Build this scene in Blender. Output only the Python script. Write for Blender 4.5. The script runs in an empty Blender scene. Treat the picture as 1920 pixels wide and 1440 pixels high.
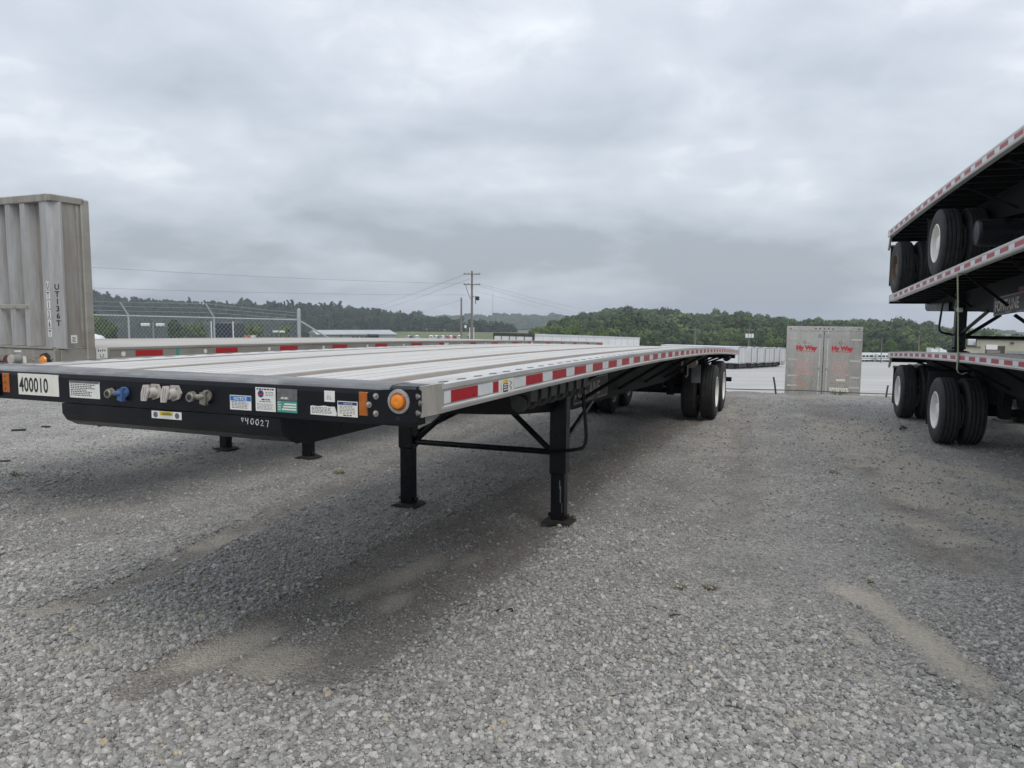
import bpy, bmesh, math, random
import numpy as np
from mathutils import Vector, Matrix
from math import sin, cos, pi, radians, atan, atan2, sqrt
random.seed(7)
rng = np.random.default_rng(11)
S = bpy.context.scene
C = S.collection

# ------------------------------------------------------------------ camera, sky, sun, exposure
CAM_H, CAM_F, CAM_PITCH, CAM_ROLL = 1.9265, 1389.58, 0.0958, -0.0071
cam = bpy.data.objects.new('camera', bpy.data.cameras.new('camera'))
C.objects.link(cam)
cam.data.sensor_fit = 'HORIZONTAL'
cam.data.sensor_width = 36.0
cam.data.lens = 36.0 * CAM_F / 1920.0
cam.data.clip_start = 0.05
cam.data.clip_end = 12000
cam.matrix_world = (Matrix.Translation((0, 0, CAM_H)) @ Matrix.Rotation(pi / 2 - CAM_PITCH, 4, 'X')
                    @ Matrix.Rotation(-CAM_ROLL, 4, 'Z'))
S.camera = cam

SUN_EL, SUN_DIR = radians(55), Vector((0.40, -0.92, 0))       # where the sun stands (behind the camera, to the right)
w = bpy.data.worlds.new('World')
S.world = w
w.use_nodes = True
nt = w.node_tree
nt.nodes.clear()
def NN(t, typ, **kw):
    n = t.nodes.new(typ)
    for k, v in kw.items():
        if k[0] == 'i' and k[1:].isdigit(): n.inputs[int(k[1:])].default_value = v
        else: setattr(n, k, v)
    return n
sky = NN(nt, 'ShaderNodeTexSky', sky_type='NISHITA')
sky.sun_disc = False
sky.sun_elevation = SUN_EL
sky.sun_rotation = atan2(SUN_DIR.x, SUN_DIR.y)
sky.air_density = 1.5
sky.dust_density = 2.0
tc = NN(nt, 'ShaderNodeTexCoord')
sep = NN(nt, 'ShaderNodeSeparateXYZ')
nt.links.new(tc.outputs['Generated'], sep.inputs[0])
def MATH(t, op, a, b=None, clamp=False):
    n = t.nodes.new('ShaderNodeMath'); n.operation = op; n.use_clamp = clamp
    for i, v in enumerate((a, b)):
        if v is None: continue
        if isinstance(v, (int, float)): n.inputs[i].default_value = v
        else: t.links.new(v, n.inputs[i])
    return n.outputs[0]
# project the view direction on a cloud layer, so that the cloud bands flatten towards the horizon
zc = MATH(nt, 'ADD', MATH(nt, 'MAXIMUM', sep.outputs[2], 0.0), 0.30)
cx = MATH(nt, 'DIVIDE', sep.outputs[0], zc)
cy = MATH(nt, 'DIVIDE', sep.outputs[1], zc)
comb = NN(nt, 'ShaderNodeCombineXYZ')
nt.links.new(cx, comb.inputs[0]); nt.links.new(cy, comb.inputs[1])
def sky_noise(scale, detail, rough, dist, off, sx=1.0, sy=1.0):
    mp = NN(nt, 'ShaderNodeMapping')
    mp.inputs['Location'].default_value = off
    mp.inputs['Scale'].default_value = (sx, sy, 1)
    nt.links.new(comb.outputs[0], mp.inputs['Vector'])
    n = NN(nt, 'ShaderNodeTexNoise', noise_dimensions='2D')
    n.inputs['Scale'].default_value = scale
    n.inputs['Detail'].default_value = detail
    n.inputs['Roughness'].default_value = rough
    n.inputs['Distortion'].default_value = dist
    nt.links.new(mp.outputs[0], n.inputs['Vector'])
    return n.outputs[0]
SKY_OFF = (5.1, 1.7, 0)
big = sky_noise(0.55, 1.5, 0.45, 0.1, SKY_OFF)
med = sky_noise(1.5, 3.0, 0.48, 0.2, (8.1, 2.2, 0), 1.0, 1.1)
fin = sky_noise(5.5, 6.0, 0.58, 0.3, (1.1, 5.2, 0), 1.0, 1.1)
mixv = MATH(nt, 'ADD', MATH(nt, 'ADD', MATH(nt, 'MULTIPLY', big, 0.54), MATH(nt, 'MULTIPLY', med, 0.36)), MATH(nt, 'MULTIPLY', fin, 0.10))
ramp = NN(nt, 'ShaderNodeValToRGB')
nt.links.new(mixv, ramp.inputs[0])
e = ramp.color_ramp.elements
e[0].position = 0.385; e[0].color = (0.278, 0.312, 0.358, 1)
e[1].position = 0.615; e[1].color = (0.66, 0.68, 0.72, 1)
m1 = ramp.color_ramp.elements.new(0.45); m1.color = (0.356, 0.395, 0.447, 1)
m2 = ramp.color_ramp.elements.new(0.55); m2.color = (0.470, 0.507, 0.560, 1)
# an overcast sky is brighter overhead than at the horizon
up = MATH(nt, 'ADD', MATH(nt, 'MULTIPLY', MATH(nt, 'MAXIMUM', sep.outputs[2], 0.0), 0.22), 1.06)
vm = NN(nt, 'ShaderNodeVectorMath', operation='SCALE')
nt.links.new(ramp.outputs[0], vm.inputs[0]); nt.links.new(up, vm.inputs['Scale'])
vm2 = NN(nt, 'ShaderNodeVectorMath', operation='SCALE')
nt.links.new(vm.outputs[0], vm2.inputs[0]); vm2.inputs['Scale'].default_value = 10.0
mx = NN(nt, 'ShaderNodeMixRGB'); mx.inputs[0].default_value = 0.93
nt.links.new(sky.outputs[0], mx.inputs[1]); nt.links.new(vm2.outputs[0], mx.inputs[2])
bg = NN(nt, 'ShaderNodeBackground'); bg.inputs['Strength'].default_value = 0.1
nt.links.new(mx.outputs[0], bg.inputs['Color'])
wo = NN(nt, 'ShaderNodeOutputWorld'); nt.links.new(bg.outputs[0], wo.inputs['Surface'])

sl = bpy.data.lights.new('sun', 'SUN')
sl.energy = 1.25
sl.angle = radians(34)
sl.color = (1.0, 0.965, 0.92)
sun = bpy.data.objects.new('sun', sl)
C.objects.link(sun)
sd = Vector((SUN_DIR.normalized().x * cos(SUN_EL), SUN_DIR.normalized().y * cos(SUN_EL), sin(SUN_EL)))
sun.rotation_euler = sd.to_track_quat('Z', 'Y').to_euler()
sun.location = sd * 60
vs = S.view_settings
vs.view_transform = 'Standard'; vs.look = 'None'; vs.gamma = 1; vs.exposure = 0.48; vs.use_curve_mapping = False
S.cycles.max_bounces = 6
S.cycles.volume_bounces = 0

# ------------------------------------------------------------------ helpers
CR, SR = cos(CAM_ROLL), sin(CAM_ROLL)
def at(px, py, d):
    """the point of the place seen at photograph pixel (px, py) at a distance of d metres north"""
    a, b = (px - 960) / CAM_F, -(py - 720) / CAM_F
    r, u = CR * a + SR * b, -SR * a + CR * b
    cp, sp = cos(CAM_PITCH), sin(CAM_PITCH)
    v = Vector((r, cp + u * sp, -sp + u * cp))
    return Vector((0, 0, CAM_H)) + v * (d / v.y)

def vnoise(x, y, seed=0):
    xi, yi = np.floor(x).astype(np.int64), np.floor(y).astype(np.int64)
    fx, fy = x - xi, y - yi
    fx, fy = fx * fx * (3 - 2 * fx), fy * fy * (3 - 2 * fy)
    def h(a, b):
        n = (a * 374761393 + b * 668265263 + seed * 1442695041) & 0xffffffff
        n = ((n ^ (n >> 13)) * 1274126177) & 0xffffffff
        return ((n ^ (n >> 16)) & 0xffff) / 65535.0
    return (h(xi, yi) * (1 - fx) + h(xi + 1, yi) * fx) * (1 - fy) + (h(xi, yi + 1) * (1 - fx) + h(xi + 1, yi + 1) * fx) * fy
def fbm(x, y, oct=4, seed=0):
    s, a, t = 0, 1.0, 0
    for o in range(oct):
        s = s + a * vnoise(x * 2 ** o, y * 2 ** o, seed + o); t += a; a *= .5
    return s / t
def sstep(a, b, x):
    t = np.clip((x - a) / (b - a), 0, 1)
    return t * t * (3 - 2 * t)

class MB:
    """collects simple shapes into one mesh"""
    def __init__(s): s.v, s.f, s.sm, s.mi, s.m = [], [], [], [], 0
    def add(s, vs, fs, M=None, smooth=False):
        o = len(s.v)
        for p in vs: s.v.append(tuple(M @ Vector(p)) if M is not None else tuple(p))
        for f in fs: s.f.append([i + o for i in f]); s.sm.append(smooth); s.mi.append(s.m)
        return s
    def box(s, x0, x1, y0, y1, z0, z1, M=None):
        v = [(x, y, z) for z in (z0, z1) for y in (y0, y1) for x in (x0, x1)]
        return s.add(v, [(0, 2, 3, 1), (4, 5, 7, 6), (0, 1, 5, 4), (2, 6, 7, 3), (0, 4, 6, 2), (1, 3, 7, 5)], M)
    def cbox(s, c, d, M=None):
        return s.box(c[0] - d[0] / 2, c[0] + d[0] / 2, c[1] - d[1] / 2, c[1] + d[1] / 2, c[2] - d[2] / 2, c[2] + d[2] / 2, M)
    def bbox(s, x0, x1, y0, y1, z0, z1, b=.01, M=None):
        """box with chamfered edges"""
        v = []
        for sx in (0, 1):
            for sy in (0, 1):
                for sz in (0, 1):
                    X, Y, Z = (x0, x1)[sx], (y0, y1)[sy], (z0, z1)[sz]
                    dx, dy, dz = (b, -b)[sx], (b, -b)[sy], (b, -b)[sz]
                    v += [(X, Y + dy, Z + dz), (X + dx, Y, Z + dz), (X + dx, Y + dy, Z)]
        bm = bmesh.new()
        for p in v: bm.verts.new(p)
        r = bmesh.ops.convex_hull(bm, input=bm.verts)
        bm.verts.index_update()
        s.add([tuple(q.co) for q in bm.verts], [[q.index for q in f.verts] for f in bm.faces], M)
        bm.free(); return s
    def prism(s, poly, a, b, axis='x', M=None, smooth=False):
        """closed 2D polygon swept from a to b along an axis"""
        n = len(poly)
        def P(t, p): return {'x': (t, p[0], p[1]), 'y': (p[0], t, p[1]), 'z': (p[0], p[1], t)}[axis]
        v = [P(a, p) for p in poly] + [P(b, p) for p in poly]
        f = [(i, (i + 1) % n, n + (i + 1) % n, n + i) for i in range(n)]
        s.add(v, f, M, smooth)
        s.add(v, [list(range(n))[::-1], list(range(n, 2 * n))], M)
        return s
    def tube(s, pts, r, n=8, M=None, caps=True):
        pts = [Vector(p) for p in pts]
        rr = r if isinstance(r, (list, tuple)) else [r] * len(pts)
        vs, fs = [], []
        up = None
        for i, p in enumerate(pts):
            t = (pts[min(i + 1, len(pts) - 1)] - pts[max(i - 1, 0)]).normalized()
            if up is None:
                up = Vector((0, 0, 1)) if abs(t.z) < .9 else Vector((0, 1, 0))
            a = t.cross(up).normalized(); bb = a.cross(t).normalized(); up = bb
            for k in range(n):
                q = p + a * (cos(2 * pi * k / n) * rr[i]) + bb * (sin(2 * pi * k / n) * rr[i])
                vs.append(tuple(q))
        for i in range(len(pts) - 1):
            for k in range(n):
                fs.append((i * n + k, i * n + (k + 1) % n, (i + 1) * n + (k + 1) % n, (i + 1) * n + k))
        s.add(vs, fs, M, True)
        if caps: s.add(vs, [list(range(n))[::-1], list(range((len(pts) - 1) * n, len(pts) * n))], M)
        return s
    def lathe(s, prof, n=32, axis='x', c=(0, 0, 0), M=None, smooth=True, caps=True):
        """profile of (along, radius) turned about an axis"""
        vs, fs = [], []
        for (t, r) in prof:
            for k in range(n):
                a = 2 * pi * k / n
                p = {'x': (t, r * cos(a), r * sin(a)), 'y': (r * sin(a), t, r * cos(a)), 'z': (r * cos(a), r * sin(a), t)}[axis]
                vs.append((p[0] + c[0], p[1] + c[1], p[2] + c[2]))
        m = len(prof)
        for i in range(m - 1):
            for k in range(n):
                fs.append((i * n + k, i * n + (k + 1) % n, (i + 1) * n + (k + 1) % n, (i + 1) * n + k))
        s.add(vs, fs, M, smooth)
        for i, rev in ((0, True), (m - 1, False)):
            if caps and prof[i][1] > 1e-5:
                l = list(range(i * n, i * n + n)); s.add(vs, [l[::-1] if rev else l], M)
        return s
    def along(s, prof, ys, zf, caps=True, smooth=False):
        """closed (x, dz) profile following a deck curve zf along y"""
        n = len(prof); vs, fs = [], []
        for y in ys:
            z = zf(y)
            for p in prof: vs.append((p[0], y, z + p[1]))
        for i in range(len(ys) - 1):
            for k in range(n):
                fs.append((i * n + k, i * n + (k + 1) % n, (i + 1) * n + (k + 1) % n, (i + 1) * n + k))
        s.add(vs, fs, None, smooth)
        if caps: s.add(vs, [list(range(n)), list(range((len(ys) - 1) * n, len(ys) * n))[::-1]])
        return s
    def mesh(s, name):
        me = bpy.data.meshes.new(name)
        me.from_pydata(s.v, [], s.f)
        bm = bmesh.new(); bm.from_mesh(me)
        bmesh.ops.remove_doubles(bm, verts=bm.verts, dist=1e-6) if len(s.v) < 60000 else None
        bmesh.ops.recalc_face_normals(bm, faces=bm.faces)
        bm.to_mesh(me); bm.free()
        return me
    def build(s, name, mat, parent=None, loc=None, smooth=None, sharp=30):
        me = s.mesh(name)
        for m in (mat if isinstance(mat, (list, tuple)) else [mat]): me.materials.append(m)
        if any(s.sm) if smooth is None else smooth:
            me.polygons.foreach_set('use_smooth', [True] * len(me.polygons))
            try: me.set_sharp_from_angle(angle=radians(sharp))
            except Exception: pass
        return link(name, me, parent, loc)

def link(name, me, parent=None, loc=None, rot=None, scale=None):
    o = bpy.data.objects.new(name, me)
    C.objects.link(o)
    if parent is not None: o.parent = parent
    if loc is not None: o.location = loc
    if rot is not None: o.rotation_euler = rot
    if scale is not None: o.scale = scale
    return o
def tag(o, label=None, cat=None, group=None, kind=None):
    for k, v in (('label', label), ('category', cat), ('group', group), ('kind', kind)):
        if v: o[k] = v
    return o
def empty(name, loc, rz=0, label=None, cat=None, group=None):
    o = link(name, None, None, loc, (0, 0, rz))
    o.empty_display_size = .3
    return tag(o, label, cat, group)
def kids(o): return KID.get(o.name, [])
def copy_tree(o, loc, rz, label, parent=None):
    c = o.copy(); C.objects.link(c)
    if parent is not None:
        c.parent = parent
    else:
        c.location = loc; c.rotation_euler = (0, 0, rz); c['label'] = label
    for ch in [q for q in bpy.data.objects if q.parent == o]:
        copy_tree(ch, None, None, None, c)
    return c

_fonts = {}
def text_mesh(txt, size, sx=1.0, bold=0.0, shear=0.0, align='LEFT', extrude=0.0, space=1.0):
    cu = bpy.data.curves.new('lettering', 'FONT')
    cu.body = txt; cu.size = size; cu.offset = bold; cu.shear = shear; cu.align_x = align; cu.extrude = extrude
    cu.space_character = space; cu.resolution_u = 3
    o = bpy.data.objects.new('lettering', cu); C.objects.link(o)
    dg = bpy.context.evaluated_depsgraph_get()
    me = bpy.data.meshes.new_from_object(o.evaluated_get(dg))
    bpy.data.objects.remove(o); bpy.data.curves.remove(cu)
    me.transform(Matrix.Diagonal((sx, 1, 1, 1)))
    me.name = 'lettering'; me.materials.clear()
    return me
RIGHT = Matrix(((0, 0, 1, 0), (1, 0, 0, 0), (0, 1, 0, 0), (0, 0, 0, 1)))      # text on a +X face
FRONT = Matrix(((1, 0, 0, 0), (0, 0, -1, 0), (0, 1, 0, 0), (0, 0, 0, 1)))     # text on a -Y face
def put_text(name, txt, size, mat, parent, M, **kw):
    me = text_mesh(txt, size, **kw); me.transform(M); me.materials.append(mat)
    return link(name, me, parent)

# ------------------------------------------------------------------ materials
def M(name, c1, c2=None, scale=8.0, rough=.6, metal=0.0, bump=0.0, bscale=None, detail=4.0, lo=.35, hi=.65, stretch=(1, 1, 1), rvar=0.0, spec=.5, c3=None, c3amt=.5, c3scale=1.5):
    m = bpy.data.materials.new(name); m.use_nodes = True
    t = m.node_tree; b = t.nodes['Principled BSDF']
    b.inputs['Base Color'].default_value = (*c1, 1); b.inputs['Roughness'].default_value = rough
    b.inputs['Metallic'].default_value = metal
    b.inputs['Specular IOR Level'].default_value = spec
    if c2 is not None or bump or rvar:
        co = NN(t, 'ShaderNodeTexCoord'); mp = NN(t, 'ShaderNodeMapping')
        mp.inputs['Scale'].default_value = stretch
        t.links.new(co.outputs['Object'], mp.inputs['Vector'])
        def noise(sc, det=detail):
            n = NN(t, 'ShaderNodeTexNoise'); n.inputs['Scale'].default_value = sc; n.inputs['Detail'].default_value = det
            n.inputs['Roughness'].default_value = .65
            t.links.new(mp.outputs[0], n.inputs['Vector']); return n.outputs[0]
        n1 = noise(scale)
        if c2 is not None:
            mr = NN(t, 'ShaderNodeMapRange'); mr.inputs[1].default_value = lo; mr.inputs[2].default_value = hi
            t.links.new(n1, mr.inputs[0])
            mi = NN(t, 'ShaderNodeMixRGB'); mi.inputs[1].default_value = (*c1, 1); mi.inputs[2].default_value = (*c2, 1)
            t.links.new(mr.outputs[0], mi.inputs[0]); outc = mi.outputs[0]
            if c3 is not None:
                mr3 = NN(t, 'ShaderNodeMapRange'); mr3.inputs[1].default_value = .52; mr3.inputs[2].default_value = .7; mr3.inputs[4].default_value = c3amt
                t.links.new(noise(c3scale, 5), mr3.inputs[0])
                mi3 = NN(t, 'ShaderNodeMixRGB'); t.links.new(mr3.outputs[0], mi3.inputs[0]); t.links.new(outc, mi3.inputs[1]); mi3.inputs[2].default_value = (*c3, 1)
                outc = mi3.outputs[0]
            t.links.new(outc, b.inputs['Base Color'])
        if rvar:
            mr2 = NN(t, 'ShaderNodeMapRange'); mr2.inputs[3].default_value = max(rough - rvar, .05); mr2.inputs[4].default_value = min(rough + rvar, 1)
            mr2.inputs[1].default_value = .3; mr2.inputs[2].default_value = .7
            t.links.new(noise(scale * 1.7), mr2.inputs[0]); t.links.new(mr2.outputs[0], b.inputs['Roughness'])
        if bump:
            bn = NN(t, 'ShaderNodeBump'); bn.inputs['Strength'].default_value = min(bump, 1.0); bn.inputs['Distance'].default_value = .004
            t.links.new(noise(bscale or scale * 4), bn.inputs['Height']); t.links.new(bn.outputs[0], b.inputs['Normal'])
    return m

mt = {}
mt['black'] = M('black_paint', (.0035, .0048, .0075), (.007, .0085, .0115), 6, .34, bump=.12, rvar=.1, spec=.28, c3=(.022, .021, .02), c3amt=.25, c3scale=3)
mt['blackdull'] = M('black_chassis_paint', (.005, .006, .008), (.009, .009, .010), 5, .65, bump=.2, spec=.15, c3=(.015, .013, .011), c3amt=.25)
mt['winch'] = M('dull_winch_steel', (.022, .023, .026), (.040, .039, .037), 20, .45, .2, bump=.2, spec=.5)
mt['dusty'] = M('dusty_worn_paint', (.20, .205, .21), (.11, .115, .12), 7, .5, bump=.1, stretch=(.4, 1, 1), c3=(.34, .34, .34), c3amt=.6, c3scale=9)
mt['rail'] = M('aluminium_rail', (.66, .655, .64), (.54, .535, .52), 5, .42, .4, bump=.15, stretch=(1, .12, 1), rvar=.1, c3=(.28, .25, .21), c3amt=.5, c3scale=7)
mt['plank'] = M('aluminium_plank', (.74, .735, .725), (.63, .625, .61), 3, .5, .25, bump=.2, stretch=(6, .22, 1), rvar=.1, c3=(.42, .385, .345), c3amt=.75, c3scale=1.6)
mt['plankold'] = M('worn_aluminium_plank', (.52, .50, .48), (.42, .40, .37), 3, .55, .2, bump=.2, stretch=(6, .3, 1), c3=(.33, .29, .25), c3amt=.6, c3scale=1.2)
mt['grime_shade'] = M('grimy_shaded_plank_groove', (.33, .305, .27), (.52, .50, .465), 4, .7, .1, bump=.2, stretch=(6, .3, 1))
mt['wood'] = M('weathered_nailing_strip', (.27, .235, .20), (.16, .138, .12), 14, .85, bump=.8, stretch=(6, .35, 1), bscale=40, c3=(.33, .30, .27), c3amt=.7, c3scale=3)
mt['oldalu'] = M('dirty_aluminium', (.37, .345, .305), (.25, .225, .195), 4, .5, .35, bump=.3, stretch=(2.2, 2.2, .35), rvar=.12, c3=(.44, .43, .42), c3amt=.55, c3scale=5)
mt['ribalu'] = M('scuffed_aluminium_rib', (.45, .445, .44), (.34, .33, .315), 6, .45, .4, bump=.35, stretch=(2.5, 2.5, .3), rvar=.12, c3=(.56, .55, .54), c3amt=.5, c3scale=7)
mt['oldrail'] = M('dirty_aluminium_rail', (.40, .385, .34), (.31, .29, .25), 5, .5, .35, bump=.2, stretch=(1, .3, 1), c3=(.24, .20, .15), c3amt=.5, c3scale=6)
mt['corner'] = M('aluminium_casting', (.50, .48, .43), (.40, .38, .33), 9, .5, .4, bump=.35, stretch=(1, 1, .6), c3=(.30, .27, .22), c3amt=.5, c3scale=14)
mt['red'] = M('red_reflective_tape', (.42, .012, .02), (.36, .01, .018), 14, .35, bump=.1, rvar=.08)
mt['redfade'] = M('faded_red_reflective_tape', (.40, .035, .05), (.33, .03, .042), 14, .42, bump=.1)
mt['redworn'] = M('chipped_red_reflective_tape', (.40, .02, .025), (.50, .46, .44), 40, .5, lo=.66, hi=.70)
mt['white_tape'] = M('white_reflective_tape', (.70, .72, .73), (.62, .64, .65), 14, .35, bump=.1)
mt['white'] = M('white_sticker', (.78, .77, .74), (.70, .69, .65), 20, .5)
mt['cream'] = M('cream_sticker', (.78, .76, .69), (.70, .67, .59), 20, .5)
mt['ink'] = M('black_ink', (.012, .012, .012), rough=.5)
mt['greyink'] = M('grey_ink', (.16, .16, .17), rough=.6)
mt['blue'] = M('blue_ink', (.02, .16, .46), rough=.45)
mt['navy'] = M('navy_ink', (.02, .045, .17), rough=.45)
mt['green'] = M('green_sticker', (.05, .27, .22), (.07, .32, .26), 20, .5)
mt['yellow'] = M('yellow_sticker', (.72, .55, .05), (.6, .45, .05), 20, .5)
mt['chalk'] = M('white_chalk', (.62, .62, .62), rough=.9)
mt['greyplate'] = M('grey_worn_label', (.10, .10, .105), (.17, .17, .17), 40, .6)
mt['amber'] = M('amber_lens', (.72, .20, .008), (.85, .28, .012), 30, .18, spec=.7)
mt['amberdark'] = M('amber_lens_rim', (.30, .065, .004), rough=.25)
mt['orange'] = M('orange_reflector', (.44, .125, .012), (.36, .09, .01), 30, .4)
mt['steel'] = M('zinc_steel', (.50, .48, .46), (.36, .34, .31), 25, .35, .8)
mt['lightgrey'] = M('grey_cover_plastic', (.50, .47, .43), (.38, .35, .31), 22, .6)
mt['brassy'] = M('cast_gladhand_metal', (.34, .32, .27), (.20, .18, .15), 22, .45, .6)
mt['gladblue'] = M('blue_gladhand_paint', (.05, .105, .25), (.065, .125, .27), 22, .5)
mt['gladred'] = M('dull_red_gladhand_paint', (.13, .03, .028), (.09, .025, .022), 22, .6)
mt['rubber'] = M('tyre_rubber', (.022, .0225, .024), (.036, .036, .037), 9, .72, bump=.15, spec=.35, c3=(.055, .052, .047), c3amt=.4, c3scale=5)
mt['rim'] = M('white_wheel_paint', (.84, .83, .80), (.72, .70, .66), 7, .4, bump=.1)
mt['rust'] = M('rusty_steel', (.17, .11, .08), (.10, .07, .052), 12, .85, bump=.4, c3=(.17, .13, .10), c3amt=.5, c3scale=6)
mt['rustfoot'] = M('dirty_steel_foot', (.02, .016, .015), (.042, .03, .025), 12, .8, bump=.4)
mt['flap'] = M('mudflap_rubber', (.012, .013, .015), (.022, .022, .023), 5, .6)
mt['greyflap'] = M('grey_plastic', (.17, .18, .19), (.13, .14, .15), 9, .5)
mt['strap'] = M('olive_webbing', (.30, .33, .21), (.23, .26, .16), 60, .85, bump=.4)
mt['vanwhite'] = M('white_trailer_paint', (.74, .75, .76), (.66, .67, .68), .6, .4, c3=(.50, .50, .49), c3amt=.4, c3scale=.5)
mt['steelrod'] = M('galvanised_lock_rod', (.62, .61, .59), (.5, .49, .47), 8, .4, .3)
mt['vanpost'] = M('trailer_side_post', (.60, .61, .62), (.52, .53, .54), 1, .45)
mt['vangrey'] = M('grey_trailer_frame', (.33, .34, .34), (.26, .26, .26), 2, .5, .3)
mt['vandark'] = M('dark_trailer_frame', (.045, .042, .04), (.08, .07, .065), 2, .6)
mt['doormetal'] = M('brushed_stainless_door', (.60, .575, .53), (.50, .47, .42), 2.2, .27, .88, bump=.12, stretch=(1, 1, .35), bscale=6, rvar=.06)
mt['mywayred'] = M('red_lettering', (.42, .025, .03), rough=.5)
mt['pink'] = M('faded_pink_lettering', (.55, .30, .27), (.45, .27, .24), 10, .6)
mt['peach'] = M('faded_orange_lettering', (.48, .24, .14), (.40, .23, .15), 10, .6)
mt['wire'] = M('galvanised_wire', (.50, .52, .53), (.40, .42, .43), 12, .45, .5)
mt['pole'] = M('weathered_pole_wood', (.23, .21, .18), (.16, .145, .125), 5, .9, bump=.3, stretch=(3, 3, .2))
mt['cable'] = M('dark_cable', (.035, .038, .042), rough=.7)
mt['farwire'] = M('weathered_power_wire', (.10, .11, .12), rough=.7)
mt['glass'] = M('dark_window_glass', (.02, .025, .03), (.035, .04, .045), 3, .1)
mt['tan'] = M('tan_metal_siding', (.50, .47, .36), (.43, .40, .30), .8, .6, stretch=(1, 1, .2))
mt['roofgrey'] = M('grey_metal_roof', (.42, .44, .46), (.34, .36, .38), .5, .5, .2)
mt['interior'] = M('dark_brown_boards', (.075, .06, .05), (.05, .04, .035), 2, .8)
mt['weed'] = M('weed_green', (.13, .155, .06), (.19, .18, .09), 30, .8)
mt['drygrass'] = M('dry_grass', (.27, .23, .14), (.20, .175, .10), 30, .9)
mt['navybox'] = M('navy_painted_steel', (.012, .018, .04), (.018, .024, .05), 2, .5)
mt['truckred'] = M('red_truck_paint', (.42, .03, .03), rough=.35)
mt['truckwhite'] = M('white_truck_paint', (.74, .75, .76), rough=.35)
mt['truckblue'] = M('dark_blue_truck_paint', (.05, .07, .13), rough=.35)
mt['truckgrey'] = M('grey_truck_paint', (.22, .23, .24), rough=.4)
mt['truckorange'] = M('orange_truck_paint', (.50, .12, .05), rough=.4)

# ------------------------------------------------------------------ the ground
TRAILER_YAW = 0.3716
def zlot(x, y):
    """height of the land beyond the yard's edge"""
    d = np.maximum(np.asarray(y, float), 1.0)
    ang = np.asarray(x, float) / d
    right = -1.264 - .0506 * d
    left = np.interp(d, [0, 24, 60, 105, 160, 250, 400, 480, 700, 9000], [-1.6, -2.0, -2.4, -2.9, -6.0, -9.8, -16.5, -20, -30, -420])
    t = sstep(-.17, .0, ang)
    z = left * (1 - t) + right * t
    far = np.interp(d, [0, 270, 420, 9000], [0, 0, 6.5, 300.0])
    return z + far * t
EDGE_V = 20.32
def vof(x, y): return y + .28 * x

def gauss_patch(x, y, cx, cy, rl, rw, ang):
    dx, dy = x - cx, y - cy
    a = dx * sin(ang) + dy * cos(ang); b = dx * cos(ang) - dy * sin(ang)
    return np.exp(-((a / rl) ** 2 + (b / rw) ** 2))
TAN = [(-1.67, 4.16, .30, .17, .55, 1.0), (-1.33, 3.93, .26, .20, .5, 1.0), (-.72, 5.50, .42, .16, .45, .85), (-2.5, 6.1, .55, .20, .6, .6),
       (-3.9, 7.05, .7, .22, 1.0, .7), (-2.95, 4.64, .30, .16, .9, .6), (-2.43, 4.07, .22, .13, .9, .55), (-1.1, 5.05, .25, .12, .5, .55), (-.79, 4.87, .22, .10, .5, .8),
       (-.78, 3.9, .25, .10, .5, .4), (2.45, 4.83, .34, .15, -.1, 1.0), (2.47, 4.33, .45, .15, -.05, .9), (2.48, 3.92, .4, .15, -.05, .75), (2.08, 4.33, .28, .12, -.15, .55),
       (1.95, 3.74, .40, .13, -.1, .7), (1.2, 3.62, .20, .10, 1.2, .5), (1.39, 3.37, .25, .14, 1.2, .5), (3.7, 5.7, .5, .14, -.1, .4), (4.6, 7.8, 1.3, .6, -.1, .75), (3.9, 6.6, .8, .35, -.1, .6), (5.6, 8.6, 1.2, .5, 0, .7), (3.2, 11.5, 2.5, .5, .3, .45), (4.4, 14.5, 2.5, .8, .3, .5), (1.6, 9.5, 2.0, .4, .35, .35), (-4.6, 9.4, 1.2, .3, .4, .45),
       (5.1, 9.6, 1.8, .7, .1, .8), (5.6, 12.0, 2.0, .8, .3, .8), (-.33, 5.77, .25, .12, .45, .6), (-4.2, 4.9, .35, .2, 1.0, .5), (1.64, 4.81, .16, .10, 1.3, .5),
       (2.9, 3.2, .5, .2, 0, .5), (.5, 2.9, .3, .2, 1, .3)]
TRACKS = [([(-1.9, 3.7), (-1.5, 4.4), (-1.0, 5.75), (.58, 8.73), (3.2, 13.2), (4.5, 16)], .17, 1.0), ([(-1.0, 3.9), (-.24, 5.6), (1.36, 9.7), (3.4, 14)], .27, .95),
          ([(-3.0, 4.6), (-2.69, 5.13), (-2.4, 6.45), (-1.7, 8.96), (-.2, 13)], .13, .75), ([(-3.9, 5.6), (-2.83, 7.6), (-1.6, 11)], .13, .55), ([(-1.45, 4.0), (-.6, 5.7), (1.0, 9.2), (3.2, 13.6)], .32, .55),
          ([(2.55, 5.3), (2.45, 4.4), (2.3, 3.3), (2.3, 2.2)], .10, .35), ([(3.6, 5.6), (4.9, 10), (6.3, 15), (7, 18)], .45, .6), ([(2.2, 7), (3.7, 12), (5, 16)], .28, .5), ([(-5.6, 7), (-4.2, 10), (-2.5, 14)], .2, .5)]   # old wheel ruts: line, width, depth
def line_dist(x, y, pts):
    d = np.full_like(x, 99.0)
    for (ax, ay), (bx, by_) in zip(pts[:-1], pts[1:]):
        vx, vy = bx - ax, by_ - ay
        t = np.clip(((x - ax) * vx + (y - ay) * vy) / (vx * vx + vy * vy), 0, 1)
        d = np.minimum(d, np.hypot(x - ax - t * vx, y - ay - t * vy))
    return d
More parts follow.
